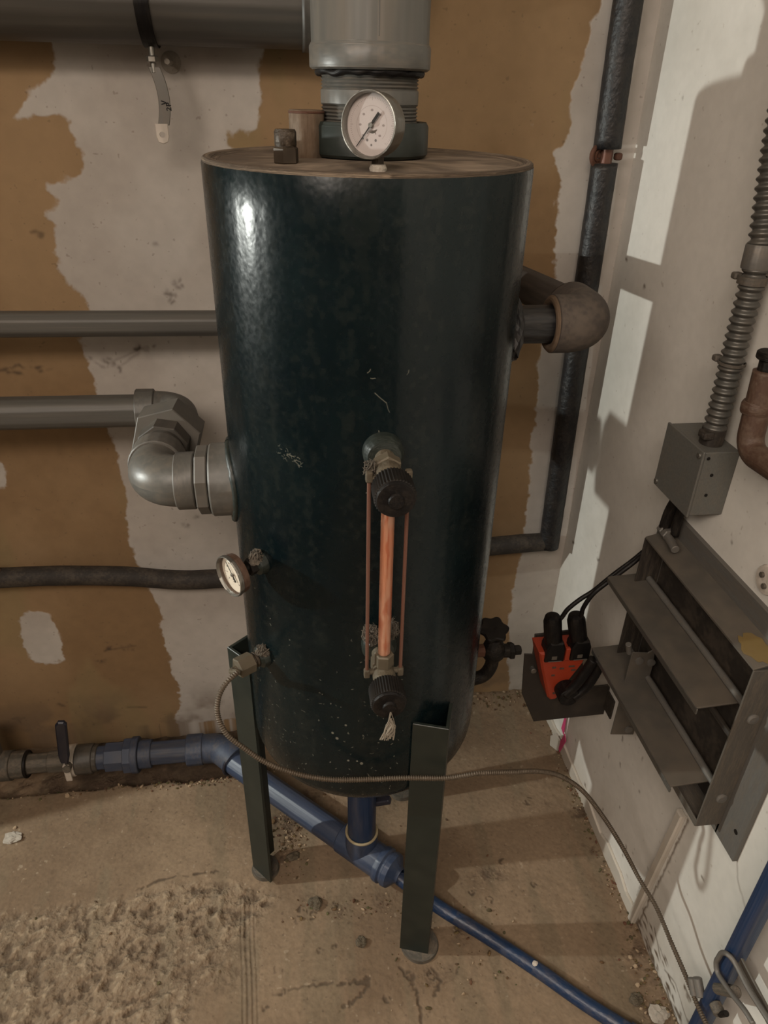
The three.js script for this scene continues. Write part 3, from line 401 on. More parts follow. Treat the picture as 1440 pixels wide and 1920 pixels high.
{
  const t = thing('pressure_gauge', 'round pressure gauge with a bright steel rim on the tank top', 'gauge', [-0.005, H, 0.145]);
  const face = dialTexture((g) => {
    g.fillStyle = '#a89e9a'; g.fillRect(0, 0, 256, 256); g.translate(128, 128); g.strokeStyle = '#4c4644'; g.fillStyle = '#6a605c'; g.textAlign = 'center'; g.textBaseline = 'middle';
    g.lineWidth = 1; for (let i = 0; i <= 60; i++) { const a = (Math.PI * 0.75) + (i / 60) * Math.PI * 1.5, l = i % 10 ? 6 : 13; g.beginPath(); g.moveTo(Math.cos(a) * 112, Math.sin(a) * 112); g.lineTo(Math.cos(a) * (112 - l), Math.sin(a) * (112 - l)); g.stroke(); }
    g.strokeStyle = 'rgba(120,108,104,0.5)'; g.lineWidth = 2; g.beginPath(); g.arc(0, 0, 78, Math.PI * 0.75, Math.PI * 2.25); g.stroke();
    g.fillStyle = '#7a6e6a'; for (let i = 0; i <= 6; i++) { const a = Math.PI * 0.75 + (i / 6) * Math.PI * 1.5; g.beginPath(); g.ellipse(Math.cos(a) * 60, Math.sin(a) * 60, 7, 5, 0, 0, 6.3); g.fill(); }
    g.fillStyle = '#57504d'; for (const [x, y, w] of [[-22, 62, 6], [22, 62, 6], [0, 82, 5], [-44, 56, 5]]) { g.beginPath(); g.arc(x, y, w, 0, 6.3); g.fill(); }
    g.strokeStyle = '#6e6561'; g.lineWidth = 5; g.beginPath(); g.arc(0, 46, 24, Math.PI * 1.12, Math.PI * 1.88); g.stroke();
  });
  const n = [-0.56, 0.03, 0.828];
  gauge(t, [-0.0165, 1.3915, 0.146], n, 0.0302, 0.026, face, 2.46, 0.025, M.steel, M.steel);
  part('stem', bend([-0.005, H - 0.005, 0.132], [-0.005, 1.386, 0.132], [-0.011, 1.39, 0.139], 0.0062, 0.008), M.brassDark, t);
  part('tape', lathe([[0, 0], [0.0085, 0], [0.009, 0.003], [0.0075, 0.0065], [0, 0.007]], [-0.005, H - 0.003, 0.135], [-0.005, 2, 0.135], 16), M.whiteBit, t, 'white thread tape');
}
{
  const y = 0.869, az = -53, t = thing('dial_thermometer', 'small white dial thermometer sticking out of the tank side', 'thermometer', polar(az, R, y)), n = polar(az, 1, 0);
  const face = dialTexture((g) => { g.fillStyle = '#e2d6c4'; g.fillRect(0, 0, 256, 256); g.translate(128, 128); g.strokeStyle = '#4d453d'; g.lineWidth = 2; for (let i = 0; i <= 40; i++) { const a = Math.PI * 0.75 + (i / 40) * Math.PI * 1.5, l = i % 5 ? 6 : 14; g.beginPath(); g.moveTo(Math.cos(a) * 108, Math.sin(a) * 108); g.lineTo(Math.cos(a) * (108 - l), Math.sin(a) * (108 - l)); g.stroke(); } g.fillStyle = '#6b5f55'; for (let i = 0; i < 9; i++) { const a = Math.PI * 0.75 + (i / 8) * Math.PI * 1.5; g.fillRect(Math.cos(a) * 78 - 7, Math.sin(a) * 78 - 4, 14, 8); } g.fillRect(-16, 40, 32, 8); g.fillRect(-10, 56, 20, 6); });
  gauge(t, polar(az, R + 0.052, y), n, 0.029, 0.017, face, 0.7, 0.02, M.brownPipe, M.steel);
  part('stem', rod(polar(az, R + 0.008, y), polar(az, R + 0.037, y), 0.0055), M.black, t); part('nut', hexnut(polar(az, R + 0.008, y), polar(az, R + 0.022, y), 0.0125), M.castBlack, t);
  part('dust_tuft', [blob(polar(-52, R + 0.01, y + 0.008), [0.01, 0.006, 0.01], 7, 3, 0.7), ...tuft(polar(-52, R + 0.01, y + 0.013), [0.011, 0.012, 0.011], 70, 6, 0.0008)], M.dustGrey, t, 'grey dust tuft').userData.kind = 'stuff';
}
// ------------------------------------------------------------------ sight glass on the front
{
  const az = -0.5, t = thing('sight_glass', 'brass level glass with an orange stained tube between two ribbed black knobs', 'sight glass', polar(az, R, 0.66)), at = (y, s, dx = 0) => { const p = polar(az, R + s, y); p[0] += dx; return p; };
  const ribbed = (y, s0, s1, r) => { const sh = new THREE.Shape(), N = 40; for (let i = 0; i < N * 2; i++) { const a = (i / (N * 2)) * Math.PI * 2, k = i % 2 ? r : r - 0.0013; sh[i ? 'lineTo' : 'moveTo'](Math.cos(a) * k, Math.sin(a) * k); } sh.closePath(); const g = new THREE.ExtrudeGeometry(sh, { depth: s1 - s0 - 0.003, bevelEnabled: true, bevelThickness: 0.0015, bevelSize: 0.0012, bevelOffset: -0.0012, bevelSegments: 2 }); return along(g.translate(0, 0, 0.0015).rotateX(-Math.PI / 2), at(y, s0), at(y, 1)); };
  for (const [y, up] of [[1.065, 1], [0.778, -1]]) {
    const v = part(up > 0 ? 'upper_valve' : 'lower_valve', [rod(at(y, 0.018), at(y, 0.036), 0.0115), hexnut(at(y, 0.034), at(y, 0.05), 0.0165, 6, 0.5), lathe([[0, 0], [0.011, 0], [0.0145, 0.006], [0.0148, 0.022], [0.0125, 0.032], [0, 0.034]], at(y, 0.048), at(y, 1), 28)], M.brass, t, 'dusty brass valve body');
    const k = part('knob', [ribbed(y, 0.084, 0.112, 0.0224), rod(at(y, 0.078), at(y, 0.086), 0.012)], M.castBlack, v);
    part('knob_face', lathe([[0, 0], [0.0205, 0], [0.0208, 0.0015], [0.0195, 0.004], [0.009, 0.005], [0.0075, 0.0085], [0.003, 0.009], [0, 0.009]], at(y, 0.112), at(y, 1), 36), M.black, v);
    part('gland_nut', hexnut(at(y - up * 0.034, 0.058), at(y - up * 0.014, 0.058), 0.0125, 6, 0.2), M.brass, v);
    part('yoke', [box([at(y - up * 0.004, 0.058)[0], y - up * 0.004, R + 0.058], [0.05, 0.006, 0.007], 0.002), ...[-0.0215, 0.0215].map((dx) => box([at(y, 0.058)[0] + dx, y - up * 0.002, R + 0.058], [0.008, 0.013, 0.008], 0.002))], M.brass, v);
  }
  const x0 = at(1, 0.058)[0], z0 = R + 0.058;
  part('glass_tube', rod([x0, 0.805, z0], [x0, 1.038, z0], 0.0078, { seg: 28 }), new THREE.MeshPhysicalMaterial({ transmission: 1, roughness: 0.12, thickness: 0.002, ior: 1.48, color: new THREE.Color(0.98, 0.9, 0.82) }), t);
  const liquid = tex(64, 512, (u, v, o) => { const n = fbm(u * 4, v * 22, 3, 101), m = fbm(u * 7, v * 55, 2, 103); let c = mix3([0.6, 0.26, 0.15], [0.64, 0.37, 0.26], sstep(0.3, 0.7, n)); c = mix3(c, [0.45, 0.1, 0.035], 0.7 * sstep(0.52, 0.72, m) * sstep(0.2, 0.55, v)); if (v > 0.8) c = mix3(c, [0.5, 0.25, 0.22], 0.7); o[0] = c[0]; o[1] = c[1]; o[2] = c[2]; });
  part('liquid', rod([x0 - 0.0004, 0.806, z0], [x0 - 0.0004, 1.037, z0], 0.0058, { seg: 24 }), new THREE.MeshStandardMaterial({ map: liquid, roughness: 0.5 }), t, 'orange stained liquid');
  for (const dx of [-0.0215, 0.0215]) part('guard_rod', rod([x0 + dx, 0.774, z0], [x0 + dx, 1.064, z0], 0.0023, { seg: 14 }), M.copper, t);
  { const r = rng(71), L = []; for (let i = 0; i < 26; i++) { const q = at(0.752, 0.121, 0.002), e = [q[0] - 0.014 + r() * 0.02, q[1] - 0.012 - r() * 0.012, q[2] - 0.004 + r() * 0.01]; L.push(sweep([[q[0] + (r() - 0.5) * 0.005, q[1] + 0.022 * r() * (i % 3 ? 0.2 : 1), q[2]], [q[0] + (r() - 0.5) * 0.014, q[1] - 0.006 + (r() - 0.5) * 0.006, q[2] + (r() - 0.5) * 0.008], e], 0.0005 + r() * 0.0009, { n: 8, seg: 5 })); } part('lint_tuft', L, M.lint, t, 'pale lint hanging from the lower knob').userData.kind = 'stuff'; }
  part('cobweb', [...tuft([x0 - 0.012, 0.812, R + 0.022], [0.014, 0.018, 0.016], 90, 11, 0.0007), ...tuft([x0 + 0.016, 0.815, R + 0.016], [0.01, 0.02, 0.012], 70, 12, 0.0006), ...tuft([x0 - 0.02, 1.068, R + 0.05], [0.012, 0.012, 0.012], 30, 13, 0.0005)], M.dustGrey, t, 'grey cobweb clumps').userData.kind = 'stuff';
}
// ------------------------------------------------------------------ sensor with its armoured cable
const CABLE = [[-0.196,0.714,0.16],[-0.211,0.707,0.172],[-0.222,0.691,0.18],[-0.226,0.664,0.188],[-0.216,0.635,0.197],[-0.191,0.609,0.205],[-0.163,0.583,0.21],[-0.118,0.556,0.213],[-0.072,0.538,0.213],[-0.007,0.526,0.21],[0.041,0.526,0.213],[0.107,0.522,0.217],[0.152,0.53,0.22],[0.21,0.512,0.209],[0.262,0.486,0.192],[0.307,0.453,0.179],[0.35,0.414,0.18],[0.393,0.356,0.193],[0.425,0.308,0.219],[0.45,0.266,0.258],[0.463,0.252,0.298],[0.472,0.229,0.348],[0.475,0.219,0.401],[0.475,0.214,0.437],[0.474,0.218,0.471],[0.47,0.235,0.53],[0.47,0.25,0.6]];
{
  const y = 0.693, az = -57, t = thing('temperature_sensor', 'brass temperature probe with a long thin armoured cable draped around the tank front', 'sensor', polar(az, R, y));
  part('thread', [lathe([[0, 0], [0.012, 0], [0.012, 0.003], [0.0105, 0.004], [0.012, 0.0055], [0.012, 0.008], [0.0105, 0.009], [0.012, 0.0105], [0.012, 0.013], [0, 0.013]], polar(az, R + 0.008, y), polar(az, 1, y), 28)], M.brassDark, t);
  part('hex_nut', hexnut(polar(az, R + 0.02, y), polar(az, R + 0.046, y), 0.0158, 6, 0.4), M.brass, t);
  part('ferrule', sweep([polar(az, R + 0.04, y), polar(az, R + 0.054, y + 0.001), CABLE[0]], 0.0045, { n: 12, seg: 14 }), M.brass, t);
  part('armoured_cable', sweep(CABLE, (s) => 0.0036 + 0.0006 * Math.sin((s / 0.0036) * Math.PI * 2), { n: 2100, seg: 10 }), M.cable, t);
  part('dust_tuft', [blob(polar(-55, R + 0.004, y + 0.014), [0.01, 0.006, 0.01], 15, 3, 0.7), ...tuft(polar(-55, R + 0.006, y + 0.017), [0.012, 0.011, 0.012], 70, 5, 0.0008)], M.dustGrey, t, 'grey dust tuft').userData.kind = 'stuff';
}
// ------------------------------------------------------------------ pipes along the back wall
{
  const y = 1.527, z = -0.362, t = thing('overhead_pipe', 'thick dark grey pipe running along the wall above everything', 'pipe', [-0.4, y, z]);
  part('tube', rod([-1.09, y, z], [-0.03, y, z], 0.057, { seg: 56 }), M.pvcDark, t); part('elbow', bend([-0.062, y, z], [0.035, y, z], [0.035, y + 0.14, z], 0.0605, 0.07, { n: 50, seg: 48 }), M.pvcDark, t); part('riser', rod([0.035, y + 0.1, z], [0.035, YC - 0.002, z], 0.057, { seg: 48 }), M.pvcDark, t);
  const c = thing('pipe_clamp', 'black pipe clamp around the overhead pipe with a loose metal strap hanging down', 'clamp', [-0.28, y, z]);
  part('band', lathe([[0.0572, 0], [0.0605, 0], [0.0605, 0.02], [0.0572, 0.02]], [-0.292, y, z], [0, y, z], 56), M.black, c);
  part('bolt', [rod([-0.282, y - 0.092, z + 0.012], [-0.282, y - 0.058, z + 0.01], 0.004), hexnut([-0.282, y - 0.079, z + 0.012], [-0.282, y - 0.07, z + 0.012], 0.009)], M.steel, c);
  part('wall_plate', [lathe([[0, 0], [0.015, 0], [0.0155, 0.0015], [0.013, 0.003], [0.004, 0.004], [0.004, 0.05], [0, 0.05]], [-0.266, y - 0.076, ZB], [-0.266, y - 0.076, 0], 32)], M.wood, c);
  const st = []; for (let i = 0; i <= 12; i++) { const k = i / 12, a = -0.75 + 1.5 * k; st.push([0.026 * (Math.cos(a) - Math.cos(0.75)) - 0.004 + k * 0.004, -0.076 * k]); }
  const outl = [...st.map(([x, v]) => [x - 0.0085, v]), ...st.slice().reverse().map(([x, v]) => [x + 0.0085, v])];
  part('strap', plate(outl, 0.003, [-0.277, y - 0.084, z + 0.012], [1, 0, 0], [0, 1, 0], 0.0008), M.galvanised, c, 'dull metal strap');
  part('strap_eye', plate([[-0.0095, 0], [0.0095, 0], [0.0095, -0.018], [0.007, -0.025], [0, -0.0275], [-0.007, -0.025], [-0.0095, -0.018]], 0.004, [-0.28, y - 0.158, z + 0.014], [1, 0, 0], [0, 1, 0], 0.001, [[0, -0.0145, 0.0052]]), M.valveWhite, c);
  const font = await new FontLoader().loadAsync('fonts/droid/droid_sans_bold.typeface.json');
  for (const [txt, dx, dy] of [['V', -0.0035, -0.053], ['2P', 0.003, -0.061]]) part('stamp', new TextGeometry(txt, { font, size: 0.0075, depth: 0.0006, curveSegments: 4 }).rotateZ(Math.PI / 2).translate(-0.2655 + dx, y - 0.084 + dy + 0.004, z + 0.0149), M.black, c);
}
{
  const t = thing('wall_pipe', 'plain grey plastic pipe running straight along the wall behind the tank', 'pipe', [-0.4, 1.072, -0.32]);
  part('tube', rod([-1.09, 1.082, -0.31], [0.12, 1.058, -0.35], 0.0217, { seg: 40 }), M.pvc, t);
}
{
  const t = thing('union_pipe', 'grey pipe with union nut and two elbows feeding the tank side', 'pipe', [-0.3, 0.93, 0]), a = [-1.09, 0.944, -0.262], c1 = [-0.3, 0.921, -0.302], c2 = [-0.306, 0.936, 0.0], e = [-0.17, 0.936, 0.0];
  const P = (k) => [a[0] + (c1[0] - a[0]) * k, a[1] + (c1[1] - a[1]) * k, a[2] + (c1[2] - a[2]) * k];
  part('tube', rod(a, P(0.93), 0.0285, { seg: 40 }), M.pvc, t);
  part('elbow', bend(P(0.915), c1, [-0.3, 0.925, -0.225], 0.0335, 0.038), M.pvc, t);
  part('elbow_collar', [rod(P(0.905), P(0.945), 0.038, { seg: 44 }), rod([-0.3, 0.924, -0.247], [-0.3, 0.926, -0.222], 0.038, { seg: 44 })], M.pvc, t);
  part('union_nut', hexnut([-0.303, 0.926, -0.205], [-0.305, 0.9295, -0.148], 0.057, 6, 0.2), M.pvc, t);
  part('tail_nut', [hexnut([-0.305, 0.9295, -0.15], [-0.3055, 0.932, -0.112], 0.0405, 8, 0.2), rod([-0.305, 0.931, -0.13], [-0.306, 0.934, -0.06], 0.0335)], M.pvcDark, t);
  part('lower_elbow', bend([-0.306, 0.9345, -0.055], c2, [-0.262, 0.936, 0.0], 0.0368, 0.04, { n: 60, seg: 40 }), M.pvcGloss, t);
  part('lower_collar', [rod([-0.306, 0.933, -0.088], [-0.306, 0.935, -0.05], 0.0405, { seg: 44 }), rod([-0.27, 0.936, 0], [-0.243, 0.936, 0], 0.0413, { seg: 12 })], M.pvc, t);
  part('bushing', [rod([-0.246, 0.936, 0], [-0.2, 0.936, 0], 0.0345), hexnut([-0.24, 0.936, 0], [-0.2235, 0.936, 0], 0.0495, 8, 0.39)], M.pvc, t);
}
// insulated run: horizontal sleeve, mitred corner, two upright sleeves, bare copper in the gap
{
  const t = thing('insulated_pipe', 'black foam insulated pipe running low along the wall and up beside the corner', 'pipe', [0.45, 0.55, -0.4]), r = 0.0212;
  part('horizontal_sleeve', sweep([[-0.735, 0.519, -0.39], [-0.62, 0.513, -0.395], [-0.48, 0.498, -0.4], [-0.36, 0.478, -0.402], [-0.25, 0.478, -0.402], [0.0, 0.495, -0.402], [0.25, 0.517, -0.403], [0.4, 0.525, -0.404], [0.478, 0.527, -0.404]], (s) => r + 0.0006 * vnoise(s * 40, 2), { n: 120, seg: 28 }), M.rubber, t);
  part('end_sleeve', rod([-1.09, 0.523, -0.385], [-0.752, 0.518, -0.389], 0.019), M.rubber, t);
  const low = [0.4725, 0.517, -0.4], mid = [0.4605, 1.318, -0.403];
  part('lower_upright_sleeve', sweep([low, [0.466, 0.9, -0.401], mid], (s) => 0.0226 + 0.0006 * vnoise(s * 50, 4), { n: 80, seg: 32 }), M.foam, t);
  part('upper_upright_sleeve', sweep([[0.461, 1.341, -0.403], [0.4575, 1.45, -0.402], [0.455, 1.8, -0.402], [0.454, 2.49, -0.402]], (s) => 0.0234 + 0.0006 * vnoise(s * 40, 6), { n: 80, seg: 32 }), M.foam, t);
  part('copper_core', rod([0.461, 1.29, -0.403], [0.461, 1.36, -0.403], 0.0115), M.copper, t, 'bare copper in the gap');
  const c = thing('pipe_ring', 'rusty ring clamp holding the insulated pipe to the wall at its gap', 'clamp', [0.455, 1.33, -0.407]);
  part('ring', [ring([0.445, 1.33, -0.402], [0.55, 0, 1], 0.0145, 0.0042, 32), ring([0.447, 1.33, -0.402], [0.55, 0, 1], 0.008, 0.003, 28)], M.rust, c); part('ear', box([0.482, 1.329, -0.4], [0.014, 0.012, 0.012], 0.004), M.rust, c); part('wall_pin', rod([0.447, 1.33, -0.434], [0.447, 1.33, -0.4], 0.004), M.rust, c);
  const l = thing('hose_clamp', 'small rusty clip on the low insulated pipe', 'clamp', [-0.742, 0.52, -0.39]);
  part('band', [rod([-0.756, 0.52, -0.389], [-0.736, 0.519, -0.39], 0.0232)], M.rust, l); part('screw', [rod([-0.74, 0.545, -0.384], [-0.724, 0.544, -0.384], 0.005), ring([-0.735, 0.542, -0.386], [0, 0, 1], 0.011, 0.0025, 24)], M.brownPipe, l);
}
// outlet that leaves the tank, turns and goes back to the wall
{
  const y = 1.153, t = thing('outlet_pipe', 'brown insulated elbow pipe leaving the tank and turning back to the wall', 'pipe', [0.25, y, 0]);
  part('stub', rod([0.15, y, 0.002], [0.268, y, 0.002], 0.0252, { seg: 40 }), M.foam, t);
  part('elbow', [bend([0.25, y, 0.002], [0.303, y, 0.002], [0.3025, y + 0.001, -0.07], 0.0385, 0.034, { n: 40, seg: 36 })], M.foamBrown, t);
  part('cuff', [ring([0.252, y, 0.002], [1, 0, 0], 0.0318, 0.0066, 40)], M.rustPipe, t);
  part('return_pipe', rod([0.303, y + 0.003, -0.06], [0.29, y - 0.022, ZB + 0.002], 0.0275, { seg: 40 }), M.foamBrown, t);
}
{
  const t = thing('drain_valve', 'small black cast iron valve on the tank flank near the floor', 'valve', [0.23, 0.53, -0.05]);
  part('nipple', rod([0.17, 0.53, -0.05], [0.232, 0.53, -0.05], 0.012), M.rust, t);
  part('body', [lathe([[0, 0], [0.012, 0], [0.021, 0.014], [0.0225, 0.026], [0.018, 0.04], [0.012, 0.052], [0, 0.052]], [0.247, 0.505, -0.05], [0.247, 1, -0.05], 28), rod([0.25, 0.527, -0.05], [0.282, 0.525, -0.05], 0.013), hexnut([0.276, 0.525, -0.05], [0.286, 0.525, -0.05], 0.0165), hexnut([0.284, 0.525, -0.05], [0.3, 0.525, -0.05], 0.0095)], M.castBlack, t);
  const w = []; for (let i = 0; i < 48; i++) { const a = (i / 48) * 6.2832, k = 0.026 + 0.003 * Math.cos(a * 6); w.push([Math.cos(a) * k, Math.sin(a) * k]); }
  part('handwheel', [plate(w, 0.009, [0.242, 0.575, -0.05], [1, 0, 0], [0, 0.25, -0.97], 0.002), rod([0.246, 0.55, -0.05], [0.243, 0.584, -0.05], 0.006)], M.castBlack, t);
  part('spout', sweep([[0.247, 0.52, -0.05], [0.246, 0.49, -0.05], [0.235, 0.468, -0.05], [0.215, 0.46, -0.05], [0.19, 0.458, -0.05]], 0.0125, { n: 40, seg: 20 }), M.castBlack, t);
}
// ------------------------------------------------------------------ conduit, box, brown pipe on the white wall
{
  const t = thing('junction_box', 'square grey metal junction box on the white wall above the louvre', 'junction box', [0.5, 0.885, 0.029]);
  part('body', box([0.5005, 0.937, 0.029], [0.053, 0.104, 0.105], 0.002), M.boxGrey, t); const cv = part('cover', box([0.4715, 0.937, 0.029], [0.004, 0.107, 0.109], 0.0015), M.boxGrey, t);
  for (const [y, z] of [[0.982, 0.075], [0.892, -0.018]]) part('screw', rod([0.467, y, z], [0.471, y, z], 0.0045), M.steel, cv);
  for (const [y, s] of [[0.953, 0.5], [0.92, 0.5], [0.98, 0.488]]) part('knockout', rod([s - 0.008, y, 0.0818], [s - 0.008, y, 0.0825], 0.0026, { ch: 0.0002 }), M.black, t);
  const c = thing('flexible_conduit', 'ribbed flexible metal conduit climbing the white wall from the junction box', 'conduit', [0.498, 0.99, 0.045]);
  const pts = [[0.498, 1.012, 0.05], [0.4985, 1.06, 0.049], [0.499, 1.15, 0.044], [0.4995, 1.25, 0.04], [0.5, 1.34, 0.02], [0.501, 1.42, 0.004], [0.502, 1.55, -0.002], [0.502, 1.75, -0.002]];
  part('ribbed_hose', sweep(pts, (s) => 0.0148 + 0.0021 * Math.sin((s / 0.0108) * Math.PI * 2), { n: 640, seg: 28 }), M.conduit, c);
  part('connector', [rod([0.498, 0.988, 0.05], [0.498, 1.015, 0.05], 0.0165), box([0.484, 1.006, 0.056], [0.016, 0.012, 0.02], 0.003), rod([0.474, 1.007, 0.06], [0.48, 1.007, 0.06], 0.003)], M.bracket, c);
  part('coupling', lathe([[0.014, 0], [0.018, 0], [0.0185, 0.002], [0.0185, 0.028], [0.0175, 0.03], [0.014, 0.03]], [0.4995, 1.232, 0.0405], [0.4995, 1.4, 0.034], 36), M.galvanised, c);
  for (const [y, z, h] of [[1.218, 0.041, 0.01], [1.108, 0.0465, 0.004]]) { part('strap', lathe([[0.0168, 0], [0.0184, 0], [0.0184, h], [0.0168, h]], [0.4993, y - h / 2, z], [0.4993, 2, z], 28), M.galvDull, c); part('strap_tab', box([0.487, y + 0.002, z - 0.017], [0.012, 0.009, 0.012], 0.003), M.galvDull, c); }
}
{
  const t = thing('brown_pipe', 'brown metal pipe with a hooked bend at its end on the white wall', 'pipe', [0.49, 1.05, 0.17]);
  part('tube', bend([0.49, 1.128, 0.134], [0.49, 1.022, 0.142], [0.493, 1.03, 0.3], 0.0165, 0.024, { n: 60, seg: 28 }), M.brownPipe, t);
  part('collar', [lathe([[0.012, 0], [0.0185, 0], [0.0195, 0.003], [0.0195, 0.012], [0.0175, 0.016], [0.012, 0.016]], [0.49, 1.072, 0.1365], [0.49, 2, 0.07], 28)], M.brownPipe, t);
  part('top_cap', [rod([0.49, 1.122, 0.134], [0.49, 1.15, 0.132], 0.0115), rod([0.49, 1.142, 0.132], [0.49, 1.152, 0.132], 0.0165)], M.castBlack, t);
  const r = thing('wall_cover', 'small round pale cover plate screwed flat on the white wall', 'cover plate', [0.527, 0.859, 0.209]);
  part('disc', lathe([[0, 0], [0.02, 0], [0.0215, 0.0015], [0.02, 0.004], [0.008, 0.005], [0, 0.005]], [0.527, 0.859, 0.212], [0, 0.859, 0.212], 36), M.valveWhite, r);
  for (const [y, z] of [[0.864, 0.206], [0.852, 0.216]]) part('screw', rod([0.5185, y, z], [0.523, y, z], 0.004), M.greyFit, r);
}
// ------------------------------------------------------------------ louvre damper on the white wall
{
  const t = thing('louvre_damper', 'galvanised louvre damper box with two open blades fixed to the white wall', 'damper', [0.5, 0.62, 0.13]);
  const x0 = 0.478, x1 = 0.519, z0 = -0.024, z1 = 0.298, yb = 0.462, yt = 0.779, th = 0.003;
  part('wall_flange', [slab(x1, XR, yt, 0.826, -0.035, 0.346), slab(x1, XR, 0.438, yt, z1 - 0.003, 0.346), slab(x1, XR, 0.438, yb, z0, z1), slab(x1, XR, 0.438, yt, -0.06, z0)], M.galvanised, t);
  const top = part('top_sheet', [plate([[0, 0], [0.041, 0.011], [0.041, 0.014], [0, 0.003]], z1 - z0, [x0, yt, z0], [1, 0, 0], [0, 1, 0], 0.0006)], M.galvDull, t);
  { const q = rng(17), o = []; for (let i = 0; i < 22; i++) { const k = (i / 22) * 6.283; o.push([0.036 + Math.cos(k) * 0.03 * (0.8 + 0.4 * q()), 0.021 + Math.sin(k) * 0.0185 * (0.75 + 0.3 * q())]); } part('rust_stain', plate(o, 0.0006, [x0, yt + 0.0033, z1 - 0.068], [0, 0, 1], [0.966, 0.259, 0], 0), M.oldPaint, top, 'yellowed patch at the corner'); }
  part('front_sheet', box([(x0 + x1) / 2, (yb + yt) / 2, z1], [x1 - x0, yt - yb, th], 0.0008), M.galvDull, t);
  part('rear_sheet', box([(x0 + x1) / 2, (yb + yt) / 2, z0], [x1 - x0, yt - yb, th], 0.0008), M.bracket, t);
  part('bottom_sheet', [box([(x0 + x1) / 2, yb, (z0 + z1) / 2], [x1 - x0, th, z1 - z0], 0.0008), box([x0 + 0.001, yb + 0.006, (z0 + z1) / 2], [0.002, 0.012, z1 - z0], 0.0006)], M.galvDull, t);
  part('dark_opening_sheet', slab(0.521, 0.5265, yb, yt, z0, z1), M.bracket, t);  // dark sheet standing in for the shaded depth behind the blades
  for (const y of [0.69, 0.525]) {
    const b = part('blade', plate([[0, 0], [0.066, 0.004], [0.066, 0.007], [0, 0.003]], z1 - z0 - 0.008, [0.4375, y - 0.006, -0.045], [1, 0, 0], [0, 1, 0], 0.0005), M.galvDull, t);
    part('folded_edge', box([0.4375, y - 0.0075, (z0 + z1) / 2 - 0.021], [0.0026, 0.009, z1 - z0 - 0.008], 0.0006), M.steel, b);
    part('hinge_rod', sweep([[0.503, y + 0.004, -0.03], [0.503, y + 0.005, 0.15], [0.503, y + 0.004, z1]], (s) => 0.0052 + 0.0008 * vnoise(s * 60, 3), { n: 60, seg: 14 }), M.galvanised, b);
    part('pivot_bolt', lathe([[0, 0], [0.009, 0], [0.009, 0.002], [0.0065, 0.0045], [0, 0.006]], [0.503, y, z1 + 0.001], [0.503, y, 2], 24), M.galvanised, t);
  }
  part('flange_hole', rod([0.5185, 0.487, 0.331], [0.519, 0.487, 0.331], 0.0042, { ch: 0.0001 }), M.black, t);
  part('stop_bar', rod([0.512, 0.618, z0], [0.512, 0.618, z1], 0.005), M.bracket, t);
  const arm = part('linkage_arm', plate([[0.0, 0.0], [0.046, -0.006], [0.046, 0.17], [0.042, 0.206], [0.03, 0.198], [0.001, 0.202]], 0.003, [0.46, 0.391, 0.048], [1, 0, 0], [0, 1, 0], 0.0008), M.galvDull, t);
  for (const [x, y] of [[0.477, 0.573], [0.5, 0.567], [0.492, 0.402]]) part('bolt', lathe([[0, 0], [0.0075, 0], [0.0075, 0.003], [0.0035, 0.005], [0, 0.005]], [x, y, 0.051], [x, y, 2], 18), M.galvanised, arm);
  part('link_stud', rod([0.458, 0.588, 0.046], [0.45, 0.612, 0.05], 0.005), M.galvanised, arm);
  const hg = part('hinge_fitting', [rod([0.5, 0.803, -0.012], [0.496, 0.802, 0.028], 0.0055), hexnut([0.5, 0.803, -0.018], [0.5, 0.803, -0.005], 0.011), hexnut([0.498, 0.803, 0.0], [0.498, 0.803, 0.01], 0.0105), rod([0.496, 0.802, 0.012], [0.492, 0.8, 0.046], 0.0068)], M.galvanised, t);
  part('wire_bundle', [sweep([[0.5, 0.806, -0.012], [0.5, 0.84, -0.008], [0.498, 0.885, 0.012]], 0.009, { n: 20, seg: 14 }), sweep([[0.506, 0.806, 0.012], [0.504, 0.845, 0.014], [0.502, 0.886, 0.03]], 0.007, { n: 20, seg: 14 })], M.castBlack, t);
}
